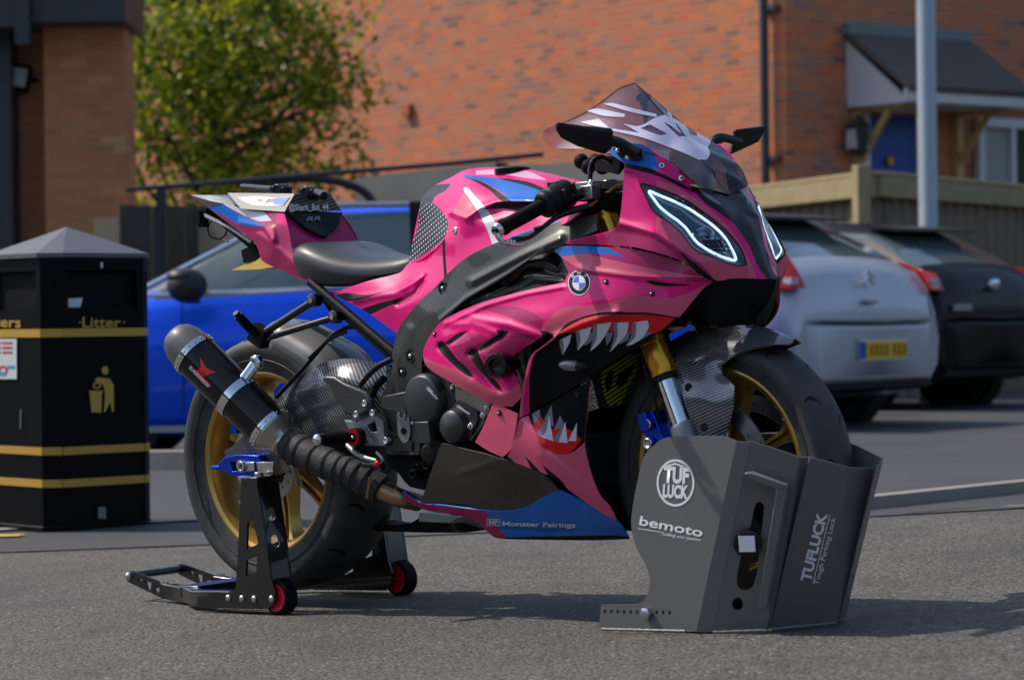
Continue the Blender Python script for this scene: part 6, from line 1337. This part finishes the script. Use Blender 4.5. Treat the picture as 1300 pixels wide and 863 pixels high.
bpd.tube([PV(462, 589, -.21), PV(474, 590, -.215), PV(486, 591, -.22)], .008, 'gloss black', seg=12); bpd.ball(PV(479, 589, -.232), (.009, .006, .009), 'anodised red', 12, 8)
bpd.tube([PV(478, 574, -.2), PV(486, 584, -.2), PV(481, 596, -.2)], .004, 'alloy grey', seg=8); bpd.build('brake_pedal', bike)
ss = MB(); ss.prism([PV(x, y, .02) for x, y in ((432, 653), (436, 652), (460, 663), (490, 667), (520, 664), (535, 655), (560, 660), (590, 665), (614, 672), (590, 676), (540, 676), (480, 674), (445, 664))], (0, .09, 0), 'matte black')
ss.prism([PV(x, y, -.09) for x, y in ((531, 651), (583, 657), (572, 664), (531, 662))], (0, .15, 0), 'alloy grey'); ss.build('exhaust_box', bike, bevel=.003)

# ---------------------------------------------------------------- handlebars and controls
for sg in (1, -1):
    def pv(x, y, w_): q = PV(x, y, -w_); return Vector((q.x, q.y * sg, q.z))
    hb = empty('handlebar'); hb.parent = bike
    g0 = pv(636, 290, .365); g1 = pv(692, 260, .245); m = MB(); d_ = (g1 - g0).normalized(); Lg = (g1 - g0).length
    m.tube([g0, g1], .0165, 'matte black', seg=20, smooth=False); m.tube([g0 + d_ * .004, g0 + d_ * .012], .0185, 'matte black', seg=20, smooth=False); m.build('grip', hb)
    m = MB(); m.lathe(g0 - d_ * .016, d_, [(0, 0), (0, .013), (.004, .0155), (.010, .0165), (.012, .013), (.012, .0)], 'chrome', seg=24); m.lathe(g0 - d_ * .0165, d_, [(0, 0), (0, .009), (-.004, .009), (-.004, 0)], 'gloss black', seg=6)
    m.build('bar_end', hb)
    m = MB(); m.lathe(g1 - d_ * .01, d_, [(0, .017), (0, .024), (.006, .030), (.016, .031), (.02, .028), (.026, .033), (.075, .033), (.085, .027), (.09, .012)], 'plastic black', seg=28)
    m.box(g1 + d_ * .05 + Vector((-.012, 0, .022)), (.03, .035, .02), 'plastic black'); m.box(g1 + d_ * .045 + Vector((.02, 0, .0)), (.03, .04, .03), 'plastic black'); m.build('switchgear', hb, bevel=.003)
    m = MB(); m.tube([g1 + d_ * .05, pv(770, 250, .10)], .012, 'plastic black', seg=16, smooth=False); q = pv(770, 252, .105); m.lathe(q + Vector((0, 0, -.02)), (.2, 0, 1), [(0, .028), (0, .036), (.035, .036), (.035, .028)], 'matte black', seg=28, closed=True)
    m.build('clip_on', hb)
    m = MB(); m.tube([pv(748, 262, .17), pv(725, 268, .20), pv(705, 277, .24), pv(690, 288, .27), pv(672, 301, .31), pv(650, 305, .345)], [.008, .008, .006, .0055, .005, .007], 'gloss black', seg=12)
    m.lathe(pv(683, 291, .285), (0, -.3 * sg, 1), [(-.006, 0), (-.006, .009), (.006, .009), (.006, 0)], 'gloss black', seg=14); m.build('brake_lever' if sg == 1 else 'clutch_lever', hb)
    m = MB(); m.tube([pv(629, 294, .38), pv(634, 303, .375), pv(642, 309, .36), pv(652, 310.5, .34), pv(665, 310, .32)], [.006, .006, .0055, .005, .003], 'chrome', seg=12)
    for x in (645, 649, 653): m.tube([pv(x, 305, .352), pv(x + .6, 310, .35)], .0025, 'white ink', seg=6, smooth=False)
    m.build('lever_guard', hb)
    m = MB(); q = pv(745, 247, .16); m.tube([pv(722, 250, .20), pv(762, 240, .13)], .013, 'gloss black', seg=16, smooth=False); m.tube([q, q + Vector((.01, .01, .03))], .008, 'steel', seg=10); m.box(q + Vector((.01, 0, .004)), (.035, .03, .03), 'steel'); m.tube([pv(727, 232, .2), pv(733, 250, .19)], .005, 'gloss black', seg=8, smooth=False)
    m.build('master_cylinder', hb, bevel=.002)
    m = MB(); m.tube([pv(748, 248, .14), pv(749, 225, .13), pv(751, 208, .12), pv(762, 199, .10), pv(775, 205, .08)], .0058, 'gloss black', seg=10); m.tube([pv(748, 262, .15), pv(765, 250, .13), pv(779, 240, .1), pv(790, 232, .06)], .0045, 'brass' if sg == 1 else 'plastic black', seg=10)
    m.build('hose', hb)
dash = MB(); dash.hull([PV(752, 200, s) for s in (-.07, .07)] + [PV(790, 195, s) for s in (-.09, .09)] + [PV(786, 222, s) for s in (-.08, .08)] + [PV(758, 216, s) for s in (-.07, .07)] + [PV(800, 205, s) for s in (-.07, .07)], 'plastic black')
dash.hull([PV(x, y, s) for x, y in ((760, 262), (790, 262), (790, 300), (740, 300)) for s in (.0, .06)], 'matte black')
for k in range(5): dash.ball(PV(738 + 9 * k, 205 + 7 * (k % 2), .06), .018, 'matte black', 12, 8)
dash.build('dashboard', bike, bevel=.003)
th = MB(); th.box(PV(782, 236, -.02), (.05, .22, .02), 'alloy grey'); th.lathe(PV(775, 240, 0), (0, 0, 1), [(-.01, 0), (-.01, .02), (.02, .02), (.02, 0)], 'steel', seg=20); th.build('top_yoke', bike, bevel=.003)
# ================================================================== PADDOCK STAND
stand = empty('paddock_stand', M=BIKE_M @ Matrix.Translation((0, 0, 0)), label='black paddock stand with red wheels lifting the rear wheel of the motorcycle', cat='paddock stand')
def PVs(x, y, w_): return PV(x, y, -w_)
for sg in (1, -1):
    def V(x, y, z): return Vector((x, -y * sg, z))
    out_ = [(p.x, p.z) for p in (PV(x, y, -.235) for x, y in ((306, 612), (326, 612), (344, 735), (349, 750), (347, 766), (340, 773), (250, 774), (250, 757), (283, 755), (299, 747), (302, 700)))]
    out_ = [(x, max(z, .012)) for x, z in out_]
    hA = [(p.x, p.z) for p in (PV(x, y, -.235) for x, y in ((314, 662), (320, 657), (328, 690), (313, 697)))]; hB = [(p.x, p.z) for p in (PV(x, y, -.235) for x, y in ((313, 711), (330, 703), (334, 722), (312, 731)))]
    up = MB()
    for yy in (.235, .170): up.prism([V(x, yy, z) for x, z in out_], V(0, -.006, 0), 'stand black', holes=[[V(x, yy, z) for x, z in hA], [V(x, yy, z) for x, z in hB]])
    # front flange joining the two plates, with two openings
    (xa, za), (xb_, zb_) = out_[1], out_[2]
    def fl(t, u): return V(xa + (xb_ - xa) * t, .233 - .061 * u, za + (zb_ - za) * t)
    up.prism([fl(0, 0), fl(0, 1), fl(1, 1), fl(1, 0)], V(-.005, 0, 0), 'stand black', holes=[[fl(t0 + .07 * math.sin(q), .5 + .24 * math.cos(q)) for q in [2 * math.pi * k / 12 for k in range(12)]] for t0 in (.34, .62)])
    up.build('upright', stand, sharp=30)
    cr = MB(); tx, tz = (out_[0][0] + out_[1][0]) / 2, out_[0][1]
    cr.box(V(tx, .19, tz + .006), (.06, .09, .012), 'stand black'); cr.tube([V(tx, .20, tz), V(tx, .20, tz + .022)], .012, 'steel', seg=14, smooth=False)
    cr.hull([V(tx + a, y, tz + z) for a, z in ((-.025, .012), (-.032, .045), (-.018, .045), (-.012, .024), (.012, .024), (.018, .045), (.032, .045), (.025, .012)) for y in (.165, .18)], 'steel'); cr.build('cradle', stand, bevel=.002)
    wh = MB(); c = V(.168, .206, .044)
    wh.lathe(c, (0, 1, 0), [(-.019, .028), (-.019, .040), (-.015, .044), (.015, .044), (.019, .040), (.019, .028)], 'matte black', seg=36, closed=True); wo = wh.build('wheel', stand)
    wh = MB(); wh.lathe(c, (0, 1, 0), [(-.016, .010), (-.0200, .034), (.0200, .034), (.016, .010)], 'rubber red', seg=30, closed=True); wh.build('hub', wo)
    ar = MB(); path = [(.10, .203, .034), (-.06, .203, .034), (-.16, .19, .030), (-.27, .115, .026), (-.36, .09, .028), (-.40, .088, .032)]
    rows = []
    for i, (x, y, z) in enumerate(path):
        a = path[max(i - 1, 0)]; b = path[min(i + 1, len(path) - 1)]; d = V(b[0] - a[0], b[1] - a[1], 0).normalized(); n_ = Vector((-d.y, d.x, 0)) * .017; h_ = .020
        p = V(x, y, z); rows.append([p - n_ - Vector((0, 0, h_)), p + n_ - Vector((0, 0, h_)), p + n_ + Vector((0, 0, h_)), p - n_ + Vector((0, 0, h_))])
    ar.grid(rows, 'stand black', close_v=True); ar.build('arm', stand, sharp=30, bevel=.003)
    sc = MB(); sc.lathe(V(-.285, .126, .026), V(-.55, .8, 0) * 1.0, [(.0, 0), (.0, .013), (.0012, .012), (.0012, 0)], 'scuffed', seg=9)
    for x in (.01, .06, .105, .168): bo_ = MB(); q = V(x, .2355, .042 if x > .15 else .040); bo_.lathe(q, V(0, 1, 0), [(-.002, 0), (-.002, .0085), (.003, .0085), (.006, .005), (.006, 0)], 'steel', seg=10); bo_.build('bolt', stand)
    hd = MB(); po_ = [(-.36, .012), (-.42, .012), (-.555, .052), (-.562, .066), (-.555, .078), (-.54, .080), (-.40, .052), (-.36, .050)]
    h1 = [(-.43, .022), (-.425, .040), (-.452, .034)]; h2 = [(-.462, .030), (-.458, .052), (-.485, .055), (-.478, .036)]; h3 = [(-.495, .044), (-.495, .060), (-.515, .062)]
    hd.prism([V(x, .092, z) for x, z in po_], V(0, -.008, 0), 'stand black', holes=[[V(x, .092, z) for x, z in h] for h in (h1, h2, h3)]); hd.build('handle_plate', stand, sharp=30)
m = MB(); m.tube([(-.545, -.095, .067), (-.545, .095, .067)], .010, 'stand black', seg=14, smooth=False)
for s in (-1, 1): m.ball((-.545, s * .094, .067), .011, 'steel', 12, 8)
m.build('handle_bar', stand)
m = MB(); m.box((-.27, 0, .034), (.075, .25, .034), 'stand black'); m.build('cross_beam', stand, bevel=.004)
m = MB()
for s in (1, -1):
    for a_, b__ in (((-.40, .053), (-.375, .050)), ((-.385, .046), (-.37, .040))): m.box((a_[0], -s * .0965, a_[1]), (.03, .004, .008), 'weld')
m.build('paint_chip', stand)

# ================================================================== PARKING LOCK
lock = empty('parking_lock', M=BIKE_M @ Matrix.Translation((1.4, 0, 0)), label='grey folded steel parking lock clamped over the front wheel of the motorcycle', cat='parking lock')
made = []
class Rigid:  # bodywork drawn in the motorcycle frame, then hung under the lock
    pass
TL0 = [(1.353, -.174, .401), (1.572, -.170, .403), (1.602, -.160, .402), (1.685, -.105, .364), (1.693, -.080, .362), (1.719, .020, .332), (1.755, .063, .327)]
BL0 = [(1.162, -.174, .002), (1.433, -.170, .002), (1.467, -.160, .002), (1.571, -.105, .002), (1.563, -.080, .002), (1.631, .020, .002), (1.637, .063, .002)]
pl0 = Plane(BL0[0], BL0[1], TL0[1])
def q4(i): return Plane(BL0[i], BL0[i + 1], TL0[i])
LG = 'lock grey'
def flat_panel(name, ol, surf, m, parent, holes=(), smooth=True, **k):
    lp = smooth_loop(ol) if smooth else ol
    P_ = [Vector(p) for p in surf(lp)]; H_ = [[Vector(p) for p in surf(h)] for h in holes]
    dv = Vector(ray_bike(*ol[0])).normalized(); n = Vector(surf.n).normalized(); n = n if n.dot(dv) > 0 else -n
    mb = MB(); mb.prism(P_, n * .005, m, holes=H_); return mb.build(name, parent, smooth=False)
LP = [(831, 563), (840, 556), (852, 553), (915, 552), (926, 555), (935, 559), (884, 800), (878, 799), (760, 796), (763, 766), (808, 765), (818, 760), (823, 750), (825, 736), (820, 716), (808, 694), (802, 672), (802, 650), (808, 615), (815, 585), (822, 571)]
L1 = flat_panel('side_plate', LP, pl0, LG, None, thick=.005, step=10, back=LG, holes=[ell(768 + 8.2 * k, 774.5 + .15 * k, 2.0, 2.8, 10) for k in range(11) if k != 7], sharp=30)
L2 = flat_panel('fold', [(935, 559), (944, 560), (953, 559), (903, 800), (894, 801), (884, 800)], q4(1), LG, None, thick=.005, step=10, back=LG, smooth=False)
SL = [(957, 645), (960, 637), (965, 635), (970, 640), (969, 655), (961, 725), (956, 743), (949, 748), (940, 747), (935, 740), (936, 725), (944, 690), (953, 665)]
L3 = flat_panel('slotted_face', [(953, 559), (980, 567), (1015, 579), (973, 798), (903, 800)], q4(2), LG, None, thick=.005, step=10, back=LG, smooth=False, holes=[SL, ell(936, 765, 7, 8.5, 20)])
L4 = flat_panel('fold', [(1015, 579), (1028, 579), (978, 796), (973, 798)], q4(3), LG, None, thick=.005, step=10, back=LG, smooth=False)
L5 = flat_panel('front_face', [(1028, 579), (1055, 586), (1078, 592), (1047, 790), (978, 796)], q4(4), LG, None, thick=.005, step=10, back=LG, smooth=False)
L6 = flat_panel('fold', [(1078, 592), (1095, 593), (1111, 593), (1065, 787), (1047, 790)], q4(5), LG, None, thick=.005, step=10, back=LG, smooth=False)
m = MB(); far_b = [(1.637, .063), (1.62, .105), (1.52, .135), (1.40, .155), (1.20, .158)]
for (xa, ya), (xb_, yb_) in zip(far_b[:-1], far_b[1:]):
    ha = .327 if xa > 1.6 else .375; hb_ = .365 if xb_ > 1.5 else .40
    zt1 = {1.637: .327, 1.62: .345, 1.52: .372, 1.40: .395, 1.20: .40}
    za, zb_ = zt1[xa], zt1[xb_]
    m.hull([Vector(p) for p in ((xa, ya, .002), (xb_, yb_, .002), (xa + .36 * za, ya, za), (xb_ + .36 * zb_, yb_, zb_), (xa, ya + .005, .002), (xb_, yb_ + .005, .002), (xa + .36 * za, ya + .005, za), (xb_ + .36 * zb_, yb_ + .005, zb_))], LG)
L7 = m.build('far_plate', None, smooth=False)
class Off2(Off): pass
pb = q4(2); ov = (.030, -.040, 0)
hood = MB()
def pj(pt, off=(0, 0, 0)): return Vector(pb([pt])[0]) + Vector(off)
O3 = (.026, -.045, 0)
def slab(p4, m_=LG):
    a = [pj(p) for p in p4]; hood.hull(a + [x + Vector(O3) for x in a], m_)
slab([(949, 597), (957, 596), (1003, 612), (1001, 620), (990, 618), (957, 605)]); slab([(990, 614), (1003, 612), (977, 767), (966, 768)])
L8 = hood.build('hasp_cover', None, bevel=.003)
tg = MB(); tc_ = Vector(pj((950, 686))); nrm = Vector((.5, -.86, .0)).normalized(); nrm = -Vector(np.cross(np.array(BL0[3]) - np.array(BL0[2]), np.array(TL0[2]) - np.array(BL0[2]))).normalized()
if nrm.y > 0: nrm = -nrm
tg.lathe(tc_ - nrm * .03, nrm, [(0, 0), (0, .016), (.03, .016), (.032, .031), (.046, .031), (.048, .028), (.048, 0)], 'gloss black', seg=10); tg.lathe(tc_ + nrm * .0185, nrm, [(0, 0), (0, .0245), (.001, .024), (.001, 0)], 'white ink', seg=4)
L9 = tg.build('padlock', None)
dk = MB(); dk.box(Vector((1.45, .0, .2)) + Vector((.08, -.03, -.02)), (.08, .12, .2), 'matte black'); dk.tube([pj((950, 722), (-.02, .03, 0)), pj((965, 716), (-.02, .03, 0))], .006, 'brass', seg=8, smooth=False); L10 = dk.build('wheel_cradle', None)
wd = MB(); 
for a_, b__ in (((764, 794.5), (870, 797)), ((905, 798.5), (972, 796)), ((980, 794.5), (1062, 786))):
    A_ = GB(a_[0], a_[1] + 2, .004); B_ = GB(b__[0], b__[1] + 2, .004); nn = int((B_ - A_).length / .006); wd.tube([A_.lerp(B_, k / nn) + Vector((0, 0, -.001 + .0003 * math.sin(k * 2.1))) for k in range(nn + 1)], [.0034 + .0004 * math.sin(k * 1.7) for k in range(nn + 1)], LG if a_[0] > 800 else 'weld', seg=6, smooth=False)
L11 = wd.build('weld_seam', None)
bl_ = MB(); q = Vector(pl0([(823, 777)])[0]); bl_.lathe(q, (0, -1, 0), [(-.01, 0), (-.01, .009), (.002, .009), (.002, .014), (.012, .014), (.014, .010), (.014, 0)], 'steel', seg=6); L12 = bl_.build('bolt', None)
bk = MB()
bk.box(Vector((1.32, .0, .012)), (.22, .30, .008), 'matte black'); L12b = bk.build('base_plate', None)
# lettering
lt_ = MB(); poly_on(pl0, ell(857.5, 611.5, 24, 30, 48), 'white ink', lt_, .0010, False, hole=ell(857.5, 611.5, 21.5, 27, 48))
text_fit('TUF', pl0, (842, 610), (874, 612), 19, 'white ink', lt_, .0012, bold=.05); text_fit('LUCK', pl0, (841, 629), (873, 631), 15.5, 'white ink', lt_, .0012, bold=.05)
poly_on(pl0, [(846, 589), (857, 586), (868, 590), (868, 592), (857, 588.5), (846, 591.5)], 'white ink', lt_, .0012, False)
text_fit('bemoto', pl0, (811, 664.5), (891, 680), 11.5, 'white ink', lt_, .0012, bold=.018)
poly_on(pl0, [(810, 669), (839, 673.5), (839, 674.3), (810, 669.9)], 'white ink', lt_, .0012, False); text_fit('Fuelling your passion', pl0, (839, 677.5), (889, 685.5), 4.2, 'white ink', lt_, .0012, shear=.35)
L13 = lt_.build('lettering', None, fix=False)
lt_ = MB(); pf5 = q4(4); text_fit('TUFLUCK', pf5, (1028.5, 737.5), (1050, 651), 12.5, 'grey ink', lt_, .0012, bold=.04)
text_fit('Tough Parking Lock', pf5, (1039, 741), (1061, 656), 6.2, 'grey ink', lt_, .0012, bold=.005)
poly_on(pf5, [(1031.5, 739), (1053, 651.5), (1054, 651.7), (1032.5, 739.3)], 'grey ink', lt_, .0012, False)
L14 = lt_.build('lettering', None, fix=False)
for o in (L1, L2, L3, L4, L5, L6, L7, L8, L9, L10, L11, L12, L13, L14):   # stands a hand's breadth clear of the tyre
    for v in o.data.vertices:
        v.co = Vector(O_B) + (v.co - Vector(O_B)) * .989; v.co.z -= .002
shift = Matrix.Translation((-1.4, 0, 0))
for o in (L1, L2, L3, L4, L5, L6, L7, L8, L9, L10, L11, L12, L12b, L13, L14): o.data.transform(shift); o.parent = lock
